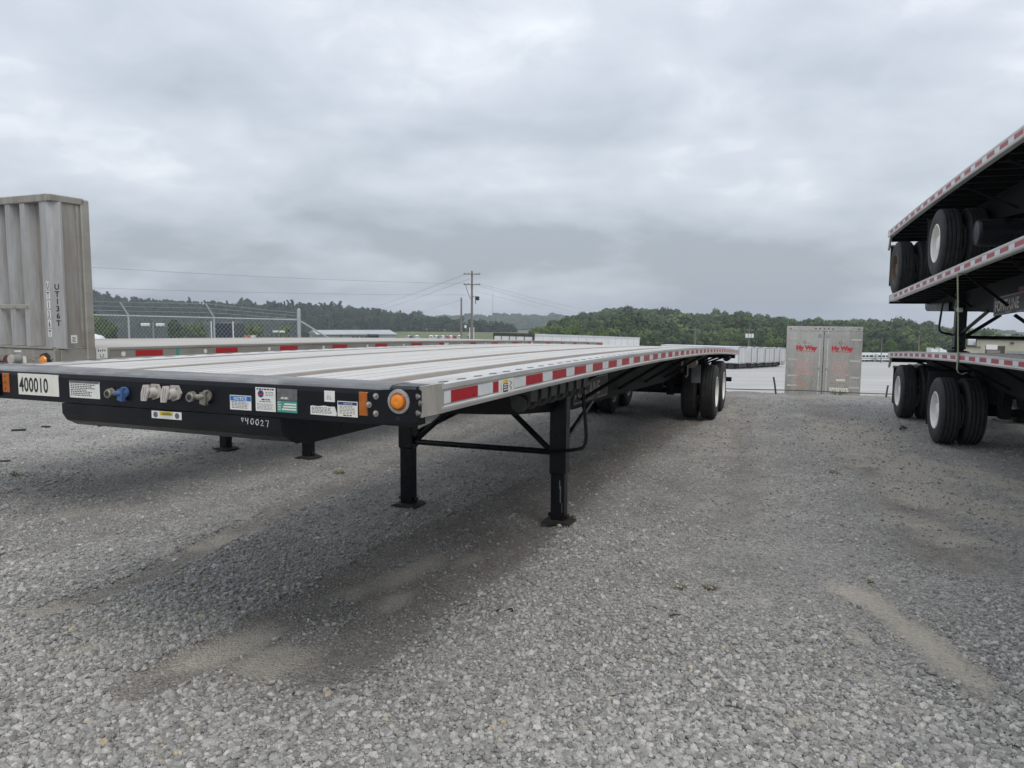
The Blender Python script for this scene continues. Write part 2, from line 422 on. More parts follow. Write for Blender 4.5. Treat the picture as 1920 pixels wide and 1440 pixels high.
def ground_masks(x, y):
    n = fbm(x * 2.2, y * 2.2, 4, 3)
    n2 = fbm(x * .55, y * .55, 3, 9)
    tan = np.zeros_like(x)
    for cx_, cy_, rl, rw, an, am in TAN:
        tan = np.maximum(tan, am * gauss_patch(x + .10 * (fbm(x * 3, y * 3, 3, 61) - .5), y + .16 * (fbm(x * 3, y * 3, 3, 62) - .5), cx_, cy_, rl * 1.12, rw * 1.05, an))
    nh = fbm(x * 7.5, y * 7.5, 4, 33)
    tan = np.clip((tan * (.55 + 1.1 * n) - .30 - .75 * (nh - .5)) * 2.4, 0, 1)
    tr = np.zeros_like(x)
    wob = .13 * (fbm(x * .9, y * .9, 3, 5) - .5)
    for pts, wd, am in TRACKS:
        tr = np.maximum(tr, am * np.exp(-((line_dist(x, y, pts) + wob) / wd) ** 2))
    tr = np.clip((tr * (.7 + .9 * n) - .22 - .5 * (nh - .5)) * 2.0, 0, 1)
    packed = np.clip(sstep(4.6, 8.0, y + .45 * x + (n2 - .5) * 4) * (.40 + .75 * n2) + .25 * (n2 - .5), 0, 1)
    return tan, np.clip(tr, 0, 1), packed
def ground_z(x, y):
    tan, tr, pk = ground_masks(x, y)
    z = (fbm(x * .8, y * .8, 3, 21) - .5) * .02 - tr * .026 + np.where((tr > .03) & (tr < .3), .008, 0) - tan * .008 + (fbm(x * 6, y * 6, 2, 22) - .5) * .008
    return z - .004

def sheet(name, X, Y, Z, mat, kind='structure', attrs=None):
    ny, nx = X.shape
    me = bpy.data.meshes.new(name)
    v = np.stack([X, Y, Z], -1).reshape(-1, 3)
    i = np.arange(nx * ny).reshape(ny, nx)
    f = np.stack([i[:-1, :-1], i[:-1, 1:], i[1:, 1:], i[1:, :-1]], -1).reshape(-1, 4)
    me.from_pydata(v.tolist(), [], f.tolist())
    me.polygons.foreach_set('use_smooth', [True] * len(me.polygons))
    for k, a in (attrs or {}).items():
        at_ = me.attributes.new(k, 'FLOAT', 'POINT'); at_.data.foreach_set('value', a.reshape(-1).astype(np.float32))
    me.materials.append(mat)
    o = link(name, me); o['kind'] = kind
    return o

def gravel_material():
    m = bpy.data.materials.new('grey_gravel'); m.use_nodes = True
    t = m.node_tree; b = t.nodes['Principled BSDF']; b.inputs['Roughness'].default_value = .9; b.inputs['Specular IOR Level'].default_value = .25
    co = NN(t, 'ShaderNodeTexCoord')
    def vor(sc):
        v = NN(t, 'ShaderNodeTexVoronoi'); v.inputs['Scale'].default_value = sc; t.links.new(co.outputs['Object'], v.inputs['Vector']); return v
    def noi(sc, d=4, ro=.6):
        n = NN(t, 'ShaderNodeTexNoise'); n.inputs['Scale'].default_value = sc; n.inputs['Detail'].default_value = d; n.inputs['Roughness'].default_value = ro
        t.links.new(co.outputs['Object'], n.inputs['Vector']); return n.outputs[0]
    def attr(nm):
        a = NN(t, 'ShaderNodeAttribute'); a.attribute_name = nm; return a.outputs['Fac']
    def mix(f, a, bb, mode='MIX'):
        n = NN(t, 'ShaderNodeMixRGB'); n.blend_type = mode
        for i, v in enumerate((f, a, bb)):
            if isinstance(v, float): n.inputs[i].default_value = v
            elif isinstance(v, tuple): n.inputs[i].default_value = (*v, 1)
            else: t.links.new(v, n.inputs[i])
        return n.outputs[0]
    v1, v2, v3 = vor(62), vor(150), vor(22)
    def cellgrey(v, lo, hi):
        s_ = NN(t, 'ShaderNodeSeparateColor'); t.links.new(v.outputs['Color'], s_.inputs[0])
        r = NN(t, 'ShaderNodeMapRange'); r.inputs[3].default_value = lo; r.inputs[4].default_value = hi
        t.links.new(s_.outputs[0], r.inputs[0]); return r.outputs[0]
    g = mix(.5, cellgrey(v1, .07, .62), cellgrey(v2, .10, .56))
    g = mix(1.0, g, (1.0, .968, .915), 'MULTIPLY')
    # gaps between the pieces
    gap = NN(t, 'ShaderNodeMapRange'); gap.inputs[1].default_value = .2; gap.inputs[2].default_value = .75; gap.inputs[3].default_value = 0; gap.inputs[4].default_value = .45
    t.links.new(v1.outputs['Distance'], gap.inputs[0])
    # broad tone changes
    big = NN(t, 'ShaderNodeMapRange'); big.inputs[1].default_value = .35; big.inputs[2].default_value = .65; big.inputs[3].default_value = .66; big.inputs[4].default_value = 1.30
    t.links.new(noi(.9, 12, .78), big.inputs[0])
    g2 = NN(t, 'ShaderNodeVectorMath', operation='SCALE'); t.links.new(g, g2.inputs[0]); t.links.new(big.outputs[0], g2.inputs['Scale'])
    fines = mix(noi(7, 6), (.19, .183, .172), (.27, .26, .245))
    fines = mix(.6, fines, g2.outputs[0])
    pk = MATH(t, 'MULTIPLY', attr('packed'), .75)
    c = mix(pk, g2.outputs[0], fines)
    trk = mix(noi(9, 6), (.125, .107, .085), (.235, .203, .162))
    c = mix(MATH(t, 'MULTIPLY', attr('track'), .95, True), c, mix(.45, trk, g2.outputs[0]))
    sand = mix(noi(11, 6, .7), (.40, .355, .285), (.60, .55, .46))
    c = mix(MATH(t, 'MULTIPLY', attr('sand'), .97, True), c, mix(.35, sand, g2.outputs[0]))
    t.links.new(c, b.inputs['Base Color'])
    h = MATH(t, 'ADD', MATH(t, 'MULTIPLY', v1.outputs['Distance'], -1.0), MATH(t, 'ADD', MATH(t, 'MULTIPLY', v2.outputs['Distance'], -.45), MATH(t, 'MULTIPLY', noi(30, 4), .4)))
    bn = NN(t, 'ShaderNodeBump'); bn.inputs['Strength'].default_value = .75; bn.inputs['Distance'].default_value = .016
    t.links.new(h, bn.inputs['Height']); t.links.new(bn.outputs[0], b.inputs['Normal'])
    return m
mt['gravel'] = gravel_material()
gx = np.concatenate([np.linspace(-70, -12, 24), np.arange(-11.8, 11.81, .09), np.linspace(12.2, 70, 24)])
gv = np.concatenate([np.linspace(-60, .4, 24), np.arange(.6, 14.0, .09), np.arange(14.2, EDGE_V + .01, .22), [EDGE_V + .15, EDGE_V + .5, EDGE_V + 1.2, EDGE_V + 2.4, EDGE_V + 3.6, EDGE_V + 5.2]])
GX, GV = np.meshgrid(gx, gv)
shear = sstep(8.0, 18.0, GV) * .28
GY = GV - shear * GX
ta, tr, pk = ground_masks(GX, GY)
GZ = ground_z(GX, GY)
bank = np.interp(GV, [EDGE_V - .5, EDGE_V, EDGE_V + .5, EDGE_V + 5.2], [0, -.03, -.35, -4.2])
edge_bump = .04 * fbm(GX * 3, GY * 3, 3, 77) * sstep(EDGE_V - 2, EDGE_V, GV)
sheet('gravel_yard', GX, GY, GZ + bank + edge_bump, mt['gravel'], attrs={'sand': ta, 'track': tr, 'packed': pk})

mt['lot'] = M('pale_lot_gravel', (.44, .437, .425), (.34, .335, .325), .35, .9, bump=.3, stretch=(.35, 2.0, 1), c3=(.50, .50, .49), c3amt=.7, c3scale=.06)
mt['field'] = M('field_grass', (.085, .115, .035), (.13, .14, .055), .05, .95, c3=(.16, .155, .07), c3amt=.6, c3scale=.02)
def ground_sheet(name, xs, ys, mat, dz):
    X, Y = np.meshgrid(xs, ys)
    X = X * (1 + Y / 260.0)
    return sheet(name, X, Y, zlot(X, Y) + dz, mat)
land = ground_sheet('land', np.linspace(-260, 260, 90), np.concatenate([np.linspace(14, 120, 40), np.linspace(130, 700, 60), np.linspace(760, 2600, 20)]), mt['field'], -.25)
# the pale lot lies on the land and ends at a strip of grass
LX, LY = np.meshgrid(np.linspace(0, 1, 50), np.concatenate([np.linspace(17, 60, 24), np.linspace(64, 264, 60)]))
LXX = (-.16 + LX * 1.15) * LY
sheet('pale_lot', LXX, LY, zlot(LXX, LY), mt['lot'])

# loose stones: real little rocks, nearest the camera the largest share
def rock(i):
    bm = bmesh.new(); bmesh.ops.create_icosphere(bm, subdivisions=1, radius=1)
    r = random.Random(i)
    sx, sy, sz = r.uniform(.8, 1.2), r.uniform(.65, 1.0), r.uniform(.5, .85)
    for q in bm.verts:
        k = r.uniform(.78, 1.12); q.co = Vector((q.co.x * sx * k, q.co.y * sy * k, q.co.z * sz * k))
    me = bpy.data.meshes.new('stone'); bm.to_mesh(me); bm.free()
    return me
def stone_material():
    m = bpy.data.materials.new('crushed_limestone'); m.use_nodes = True
    t = m.node_tree; b = t.nodes['Principled BSDF']; b.inputs['Roughness'].default_value = .85; b.inputs['Specular IOR Level'].default_value = .3
    oi = NN(t, 'ShaderNodeObjectInfo'); r = NN(t, 'ShaderNodeValToRGB'); t.links.new(oi.outputs['Random'], r.inputs[0])
    cols = [(0, (.21, .21, .212)), (.3, (.29, .29, .288)), (.6, (.36, .36, .357)), (.86, (.44, .437, .43)), (.990, (.54, .535, .525)), (.992, (.47, .42, .33)), (.998, (.46, .41, .33)), (1, (.46, .38, .26))]
    el = r.color_ramp.elements
    el[0].position, el[0].color = cols[0][0], (*cols[0][1], 1); el[1].position, el[1].color = 1, (*cols[-1][1], 1)
    for p, c in cols[1:-1]:
        q = el.new(p); q.color = (*c, 1)
    co = NN(t, 'ShaderNodeTexCoord'); n = NN(t, 'ShaderNodeTexNoise'); n.inputs['Scale'].default_value = 2.2; n.inputs['Detail'].default_value = 5
    t.links.new(co.outputs['Object'], n.inputs['Vector'])
    mr = NN(t, 'ShaderNodeMapRange'); mr.inputs[1].default_value = .3; mr.inputs[2].default_value = .7; mr.inputs[3].default_value = .78; mr.inputs[4].default_value = 1.18
    t.links.new(n.outputs[0], mr.inputs[0])
    wm_ = NN(t, 'ShaderNodeMixRGB', blend_type='MULTIPLY'); wm_.inputs[0].default_value = 1; wm_.inputs[2].default_value = (1.0, .975, .93, 1); t.links.new(r.outputs[0], wm_.inputs[1])
    vm_ = NN(t, 'ShaderNodeVectorMath', operation='SCALE'); t.links.new(wm_.outputs[0], vm_.inputs[0]); t.links.new(mr.outputs[0], vm_.inputs['Scale'])
    t.links.new(vm_.outputs[0], b.inputs['Base Color'])
    return m
mt['stone'] = stone_material()
def scatter(name, P, scale, rot, idx, protos, label=None, cat=None):
    """one object that sets copies of a few protos on given points (geometry nodes)"""
    col = bpy.data.collections.new(name + '_kinds')
    for k, (me, ma) in enumerate(protos):
        if ma: me.materials.append(ma)
        o = bpy.data.objects.new('%s_kind_%02d' % (name, k), me); col.objects.link(o)
    me = bpy.data.meshes.new(name); me.from_pydata(np.asarray(P).tolist(), [], [])
    a = me.attributes.new('sc', 'FLOAT_VECTOR', 'POINT'); a.data.foreach_set('vector', np.asarray(scale, np.float32).reshape(-1))
    a = me.attributes.new('ro', 'FLOAT_VECTOR', 'POINT'); a.data.foreach_set('vector', np.asarray(rot, np.float32).reshape(-1))
    a = me.attributes.new('ix', 'INT', 'POINT'); a.data.foreach_set('value', np.asarray(idx, np.int32))
    o = link(name, me); tag(o, label, cat, None, 'stuff')
    g = bpy.data.node_groups.new(name, 'GeometryNodeTree')
    g.interface.new_socket('Geometry', in_out='INPUT', socket_type='NodeSocketGeometry')
    g.interface.new_socket('Geometry', in_out='OUTPUT', socket_type='NodeSocketGeometry')
    gi, go = g.nodes.new('NodeGroupInput'), g.nodes.new('NodeGroupOutput')
    ci = g.nodes.new('GeometryNodeCollectionInfo'); ci.inputs[0].default_value = col; ci.inputs[1].default_value = True; ci.inputs[2].default_value = True
    ip = g.nodes.new('GeometryNodeInstanceOnPoints'); ip.inputs['Pick Instance'].default_value = True
    def na(n, ty):
        q = g.nodes.new('GeometryNodeInputNamedAttribute'); q.data_type = ty; q.inputs['Name'].default_value = n
        return [s for s in q.outputs if s.enabled and s.name == 'Attribute'][0]
    e2r = g.nodes.new('FunctionNodeEulerToRotation')
    g.links.new(na('ro', 'FLOAT_VECTOR'), e2r.inputs[0])
    g.links.new(gi.outputs[0], ip.inputs['Points']); g.links.new(ci.outputs[0], ip.inputs['Instance'])
    g.links.new(na('ix', 'INT'), ip.inputs['Instance Index']); g.links.new(e2r.outputs[0], ip.inputs['Rotation']); g.links.new(na('sc', 'FLOAT_VECTOR'), ip.inputs['Scale'])
    g.links.new(ip.outputs[0], go.inputs[0])
    md = o.modifiers.new('scatter', 'NODES'); md.node_group = g
    return o
NST = 430000
sy = 1.5 + 9.0 * rng.random(NST) ** 1.25
sx = (rng.random(NST) * 2 - 1) * (1.6 + sy * .80)
sa, st_, sp = ground_masks(sx, sy)
clump = fbm(sx * 1.3, sy * 1.3, 3, 41)
keep = rng.random(NST) < np.clip((1.25 - .85 * sa - .95 * st_ - .9 * sp) * (.45 + 1.1 * clump), .05, 1) * np.interp(sy, [1.5, 5, 10.5], [1, .9, .45])
sx, sy, sa, st_, sp, clump = [q[keep] for q in (sx, sy, sa, st_, sp, clump)]
n = len(sx)
size = np.exp(rng.normal(-.06, .54, n)) * np.interp(sy, [1.5, 3.2, 4.6, 6.5, 10], [.0105, .0100, .0074, .0064, .0062]) * (.8 + .55 * clump) * (1 - .35 * st_ - .3 * sp - .3 * sa)
size = np.clip(size, .0035, .026)
FX = 110000                                             # scattered larger pieces farther off
fy = 6 + 12.5 * rng.random(FX) ** .8; fx = (rng.random(FX) * 2 - 1) * (1.2 + fy * .74); fs = np.exp(rng.normal(0, .45, FX)) * .0085
fk = (fy + .28 * fx < EDGE_V - .1) & (rng.random(FX) < .35 + .9 * fbm(fx * .9, fy * .9, 3, 55) - .2)
sx, sy, size = np.concatenate([sx, fx[fk]]), np.concatenate([sy, fy[fk]]), np.concatenate([size, np.clip(fs[fk], .004, .028)])
n = len(sx)
SP = np.stack([sx, sy, ground_z(sx, sy) + size * .22], -1)
sc = np.repeat(size[:, None], 3, 1)
ro = np.stack([rng.normal(0, .35, n), rng.normal(0, .35, n), rng.random(n) * 6.28], -1)
scatter('loose_gravel', SP, sc, ro, rng.integers(0, 10, n), [(rock(i), mt['stone']) for i in range(10)], 'loose grey crushed stone strewn over the yard', 'gravel')

# ------------------------------------------------------------------ shared trailer pieces
PER, REDL, WHL = .4572, .2794, .1778
def shared(fn):
    mem = {}
    def g(*a):
        if a not in mem: mem[a] = fn(*a)
        return mem[a]
    return g
@shared
def tape_mesh(kind):
    L = REDL if kind[:3] == 'red' else WHL
    me = MB().box(-.0006, .0012, 0.0005, L - .0005, -.0254, .0254).mesh('reflector')
    me.materials.append(mt[kind]); return me
@shared
def tyre_mesh(R, W):
    b = MB(); h = W / 2; p = []
    p += [(-h + .012, R - .225), (-h, R - .19), (-h - .004, R - .12), (-h + .004, R - .05), (-h + .022, R - .014), (-h + .035, R - .004)]
    gx_ = [-.30, -.10, .10, .30]
    for g_ in gx_:
        c = g_ * W; p += [(c - .008, R), (c - .006, R - .02), (c + .006, R - .02), (c + .008, R)]
    p += [(h - .035, R - .004), (h - .022, R - .014), (h - .004, R - .05), (h + .004, R - .12), (h, R - .19), (h - .012, R - .225)]
    b.lathe(p, 56, 'x', caps=False)
    me = b.mesh('tyre'); me.materials.append(mt['rubber']); me.polygons.foreach_set('use_smooth', [True] * len(me.polygons)); me.set_sharp_from_angle(angle=radians(40)); return me
@shared
def rim_mesh(R, W, m, deep):
    b = MB(); h = W / 2; r = R - .222
    if deep:      # outer wheel of a pair: the dish goes inward
        p = [(h - .008, r + .006), (h - .002, r - .008), (h - .02, r - .022), (h - .07, r - .04), (h - .13, r - .052), (h - .15, r - .10), (h - .155, .145), (h - .14, .14), (h - .125, .135), (h - .06, .12), (h - .04, .10), (h - .035, .0001)]
    else:
        p = [(h - .008, r + .006), (h - .002, r - .008), (h - .02, r - .022), (h - .04, r - .05), (h - .03, .17), (h - .03, .0001)]
    b.lathe(p, 40, 'x', caps=False)
    p2 = [(-h + .008, r + .006), (-h + .02, r - .022), (h - .03, r - .03)]
    b.lathe(p2, 40, 'x', caps=False)
    if deep:
        for k in range(10):
            a = 2 * pi * k / 10; b.lathe([(h - .155, .017), (h - .125, .016), (h - .12, .0001)], 6, 'x', (0, .168 * cos(a), .168 * sin(a)))
    me = b.mesh('rim'); me.materials.append(mt[m]); me.polygons.foreach_set('use_smooth', [True] * len(me.polygons)); me.set_sharp_from_angle(angle=radians(35)); return me
def wheel(parent, x, y, z, side, outer, rimmat='rim', R=.5):
    flip = 0 if side > 0 else pi
    t = link('tyre', tyre_mesh(R, .27), parent, (x, y, z), (random.uniform(0, 6), 0, flip))
    link('rim', rim_mesh(R, .27, rimmat, bool(outer)), t)
    return t
@shared
def crossmember_mesh(w):
    b = MB()
    for a, c, h in ((-.03, .03, (-.004, 0)), (-.004, .004, (-.096, -.004)), (-.03, .03, (-.10, -.096))): b.box(-w, w, a, c, h[0], h[1])
    me = b.mesh('crossmember'); me.materials.append(mt['blackdull']); return me
@shared
def winch_mesh():
    b = MB()
    prof = [(0.065, 0), (.065, -.05), (.05, -.10), (.02, -.128), (-.02, -.128), (-.05, -.10), (-.065, -.05), (-.065, 0)]
    for y in (-.062, .052): b.prism(prof, y, y + .010, 'y')
    b.box(-.065, .065, -.062, .062, -.008, 0)
    b.box(.052, .064, -.052, .052, -.075, -.008)
    b.lathe([(-.085, .03), (.062, .03)], 14, 'y', (0, 0, -.085))
    b.lathe([(-.086, .048), (-.072, .048)], 16, 'y', (0, 0, -.085))
    me = b.mesh('strap_winch'); me.materials.append(mt['winch']); return me
@shared
def bolt_mesh(r):
    b = MB().lathe([(0, r * 1.25), (-.003, r * 1.25), (-.0035, r * .9), (-.012, r * .85), (-.014, r * .6), (-.014, .0001)], 6, 'y', smooth=False)
    b.lathe([(0, r * 1.5), (-.002, r * 1.5), (-.002, .0001)], 16, 'y')
    me = b.mesh('bolt'); me.materials.append(mt['steel']); return me

def make_trailer(name, origin, yaw, L, zf, label, group, tape0=None, tapedir=1, sides=(1, -1), redmat='red', beams=True,
                 axles=(), wheelz=None, legs=None, tank=True, style='black', n=28, tape_white=True, rims=None, planks='plank', wood=True,
                 coupler=True, bumper='black', detail_side=1):
    """a flatbed trailer: local x across, y from its front to its rear, z up from the yard"""
    r = empty(name, origin, yaw, label, 'flatbed trailer', group)
    name_main = 'numbered' in label
    HW = 1.295
    ys = list(np.linspace(0.2, L, n))
    railm = mt['rail'] if style == 'black' else mt['oldrail']
    slope = lambda y: atan((zf(y + .2) - zf(y - .2)) / .4)
    for s in (1, -1):
        pr = [(HW - .205, .002), (HW + .004, .002), (HW + .005, -.018), (HW, -.022), (HW, -.088), (HW + .006, -.093), (HW + .006, -.101), (HW - .004, -.118),
              (HW - .075, -.118), (HW - .075, -.108), (HW - .02, -.106), (HW - .014, -.02), (HW - .205, -.012)]
        b = MB().along([(s * p[0], p[1]) for p in pr], ys, zf)
        o = b.build('side_rail', railm, r)
        # chain slots stamped in the rail's top
        sl_ = MB(); y = .32
        while y < L - .1:
            z = zf(y) + .0032
            for dx in (.052,):
                cx_ = s * (HW - dx)
                sl_.add([(cx_ - .018, y, z), (cx_, y - .055, zf(y - .055) + .0032), (cx_ + .018, y, z), (cx_, y + .055, zf(y + .055) + .0032)], [(0, 1, 2, 3)])
            y += .183
        if style == 'black':
            so = sl_.build('chain_slot', mt['vandark'], o)
            so['kind'] = 'stuff'
    # floor: aluminium planks with wooden nailing strips
    strips = [(-1.205 + .003, -1.035)] if False else None
    woods = [(-1.20, -1.03), (-.555, -.43), (.36, .505), (.93, 1.087)] if wood else []
    edges = []
    def fill(a, b_, k):
        st = (b_ - a) / k
        for i in range(k): edges.append((a + i * st + .005, a + (i + 1) * st - .005))
    fill(-1.03, -.555, 5); fill(-.43, .36, 8); fill(.505, .93, 4)
    for (a, b_) in edges:
        g = (b_ - a)
        pr = [(a, -.004), (a + .006, .0), (a + g * .125, .0), (a + g * .30, .0), (a + g * .32, -.007), (a + g * .36, -.007), (a + g * .38, 0), (a + g * .62, 0), (a + g * .64, -.007), (a + g * .68, -.007), (a + g * .70, 0), (b_ - g * .10, 0), (b_ - .006, 0), (b_, -.004), (b_, -.03), (a, -.03)]
        o = MB().along(pr, ys, zf).build('deck_plank', [mt[planks], mt['grime_shade']], r)
        for q in o.data.polygons:
            u = (q.center.x - a) / g
            if u < .07 or u > .90 or .29 < u < .39 or .61 < u < .71: q.material_index = 1  # edges and grooves: dirt, with the ribs' side shading painted in too
    for (a, b_) in woods:
        MB().along([(a + .004, -.003), (b_ - .004, -.003), (b_ - .004, -.032), (a + .004, -.032)], [.27] + ys[1:], zf).build('nailing_strip', mt['wood'] if style == 'black' else mt['plankold'], r)
    # cross members under the floor
    y = .55
    while y < L - .1:
        link('crossmember', crossmember_mesh(1.21), r, (0, y, zf(y) - .0345), (slope(y), 0, 0)); y += .41
    # main beams: shallow over the tractor, deep behind the legs
    dep = lambda y: float(np.interp(y, [0, 1.4, 2.7, 4.3, L * .62, L * .72, L], [.285, .29, .45, .58, .58, .47, .40]))
    for s in (1, -1):
        b = MB(); yy = list(np.linspace(.15, L - .05, 30)); vs_, fs_ = [], []
        for y in yy:
            z1, z0 = zf(y) - .136, zf(y) - dep(y)
            xx = s * .6
            vs_ += [(xx - .006, y, z1), (xx + .006, y, z1), (xx + .006, y, z0), (xx - .006, y, z0)]
        for i in range(len(yy) - 1):
            for k in range(4): fs_.append((i * 4 + k, i * 4 + (k + 1) % 4, i * 4 + 4 + (k + 1) % 4, i * 4 + 4 + k))
        b.add(vs_, fs_)
        for off, hh in ((lambda y: dep(y), .014), (lambda y: .150, .012)):
            vs_, fs_ = [], []
            for y in yy:
                z0 = zf(y) - off(y)
                xx = s * .6
                vs_ += [(xx - .075, y, z0), (xx + .075, y, z0), (xx + .075, y, z0 + hh), (xx - .075, y, z0 + hh)]
            b.add(vs_, fs_)
        b.build('main_beam', mt['blackdull'], r)
        # braces from beam to rail
        y = 3.0
        while y < L - .4:
            MB().tube([(s * .62, y, zf(y) - dep(y) * .86), (s * 1.16, y + .25, zf(y + .25) - .14)], .02, 6).build('outrigger_brace', mt['blackdull'], r); y += 1.64
    # upper coupler with its rounded front ramp
    if coupler:
        z0 = zf(0.0)
        pr = [(-.006, -.152), (-.006, -.20), (.015, -.235), (.07, -.265), (.18, -.288), (1.75, -.30), (1.75, -.152)]
        MB().prism([(p[0], z0 + p[1]) for p in pr], -.645, .645, 'x').build('coupler_plate', mt['black'] if style == 'black' else mt['oldalu'], r)
    # front bumper
    if bumper == 'black':
        z0 = zf(0)
        pr = [(.0, -.15), (0, -.03), (.006, -.015), (.016, -.003), (.032, .006), (.095, .007), (.195, .004), (.195, -.03), (.10, -.04), (.10, -.15)]
        fb = MB().prism([(p[0], z0 + p[1]) for p in pr], -1.272, 1.272, 'x').build('front_bumper', mt['black'], r)
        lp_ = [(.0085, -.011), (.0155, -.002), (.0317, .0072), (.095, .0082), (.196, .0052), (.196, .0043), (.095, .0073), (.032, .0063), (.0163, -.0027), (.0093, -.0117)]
        MB().prism([(p[0], z0 + p[1]) for p in lp_], -1.268, 1.16, 'x').build('bumper_lip', mt['dusty'], fb)  # thin strip over the rounded top edge, lighter grey than the bumper
    for s in (1, -1):
        if bumper == 'black':
            pl = [(s * 1.12, .06), (s * 1.282, .046), (s * 1.299, .215), (s * 1.12, .215)]
            MB().prism(pl, zf(.1) - .118, zf(.1) + .006, 'z').build('corner_casting', mt['corner'], r)
    # reflective tape along the rails
    if tape0 is not None:
        for s in sides:
            y = tape0
            while y > .25: y -= PER
            y += PER
            while y < L - REDL:
                for kind, a, Lk in ((redmat, y, REDL), ('white_tape', y + REDL, WHL)):
                    if kind == 'white_tape' and not tape_white: continue
                    if a + Lk > L: continue
                    ym = a + Lk / 2
                    o = link('red_reflector' if kind != 'white_tape' else 'white_reflector', tape_mesh(kind), r, (s * (HW + .0007), a, zf(a) - .055), (atan((zf(a + Lk) - zf(a)) / Lk), 0, 0 if s > 0 else 0))
                y += PER
    # running gear
    for ai, ya in enumerate(axles):
        zc_ = wheelz[ai]
        MB().lathe([(-1.2, .062), (1.2, .062)], 16, 'x', (0, ya, zc_)).build('axle', mt['blackdull'], r)
        for s in (1, -1):
            for k, xo in enumerate((1.125, .795)):
                rm = 'rim'
                if rims and k == 0: rm = rims[ai] if s == detail_side else 'rim'
                wheel(r, s * xo, ya, zc_, s, k == 0, rm)
            b = MB()
            zb = zf(ya) - dep(ya)
            b.bbox(s * .5 - .05, s * .5 + .05, ya - .62, ya + .30, zc_ + .02, zc_ + .11, .012)
            b.prism([(ya - .72, zb + .05), (ya - .46, zb + .05), (ya - .50, zc_ - .02), (ya - .66, zc_ - .02)], s * .5 - .06, s * .5 + .06, 'x')
            b.build('hanger', mt['blackdull'], r)
            MB().lathe([(zc_ + .08, .10), (zc_ + .12, .135), (max(zb, zc_ + .2) - .02, .135), (max(zb, zc_ + .2) + .04, .10)], 18, 'z', (s * .42, ya + .25, 0)).build('air_spring', mt['rubber'], r)
    if tank:
        ya = axles[0] - .85
        MB().lathe([(-.42, .02), (-.41, .12), (-.38, .145), (.38, .145), (.41, .12), (.42, .02)], 20, 'x', (0, ya, zf(ya) - .62)).build('air_tank', mt['blackdull'], r)
    # rear end
    zr = zf(L)
    MB().box(-1.22, 1.22, L - .012, L + .03, zr - .20, zr - .002).build('tail_plate', mt['blackdull'] if style == 'black' else mt['oldalu'], r)
    for s in (1, -1):
        for k in (0, 1):
            MB().lathe([(0, .05), (.012, .05), (.022, .03), (.024, .0001)], 16, 'y', (s * (1.0 - .14 * k), L + .0305, zr - .1)).build('tail_lamp', mt['red'], r)
    b = MB()
    zg = zf(L - .2)
    for s in (1, -1): b.box(s * .55 - .04, s * .55 + .04, L - .20, L - .12, zg - 1.0 if zg > 1.05 else .32, zg - .30)
    gw_ = 1.17 if name_main else .95
    b.bbox(-gw_, gw_, L - .20, L - .10, (zg - .75), (zg - .65), .008)
    b.build('rear_guard', mt['blackdull'], r)
    # landing gear
    if legs:
        yl, zg_, X1, X0, zo1, zo0 = legs['y'], legs['ground'], legs['xr'], legs['xl'], legs['zo_r'], legs['zo_l']
        for X, zo in ((X1, zo1), (X0, zo0)):
            lg = MB().bbox(X - .078, X + .078, yl - .07, yl + .07, zo, zf(yl) - .155, .012).build('leg', mt['black'], r)
            MB().bbox(X - .088, X + .088, yl - .08, yl + .08, zf(yl) - .42, zf(yl) - .37, .006).build('leg_collar', mt['black'], lg)
            MB().bbox(X - .066, X + .066, yl - .058, yl + .058, zg_ + .03, zo + .05, .010).build('inner_leg', mt['black'], lg)
            b = MB().prism([(X - .135, zg_ + .004), (X + .135, zg_ + .004), (X + .135, zg_ + .016), (X + .075, zg_ + .034), (X - .075, zg_ + .034), (X - .135, zg_ + .016)], yl - .115, yl + .115, 'y')
            b.lathe([(X - .10, .018), (X + .10, .018)], 10, 'x', (0, yl, zg_ + .07))
            b.build('leg_foot', mt['rustfoot'], lg)
        zb = zf(yl) - legs.get('bar', .925)
        MB().tube([(X0 + .07, yl, zb), (X1 - .07, yl, zb + .005)], .028, 10).build('cross_bar', mt['black'], r)
        for s, X in ((1, X1), (-1, X0)):
            MB().tube([(X - s * .085, yl, zb + .015), (X - s * .55, yl, zf(yl) - .50)], .028, 8).build('leg_brace', mt['black'], r)
            MB().tube([(X, yl + .05, zb + .05), (s * .6, yl + 1.25, zf(yl + 1.2) - dep(yl + 1.2) + .02)], .026, 8).build('leg_brace', mt['black'], r)
        MB().tube([(X0, yl + .02, zf(yl) - .34), (X1, yl + .02, zf(yl) - .34)], .02, 8).build('gear_shaft', mt['blackdull'], r)
        o = X1 - .645
        zz = zb - .65
        pts = [(.575, .665), (.70, .685), (.83, .71), (.885, .728), (.912, .77), (.918, .84), (.90, 1.05), (.882, 1.24), (.80, 1.34)]
        MB().tube([(p[0] + o, yl - .085 if i < 8 else yl, zz + p[1]) for i, p in enumerate(pts)], .0165, 8).build('crank_handle', mt['black'], r)
    r['dep'] = 0
    return r, dep, slope

def place(o, yaw, lat, s):
    l = Vector((cos(yaw), -sin(yaw), 0)); d = Vector((sin(yaw), cos(yaw), 0))
    return Vector((o[0], o[1], 0)) + l * lat + d * s

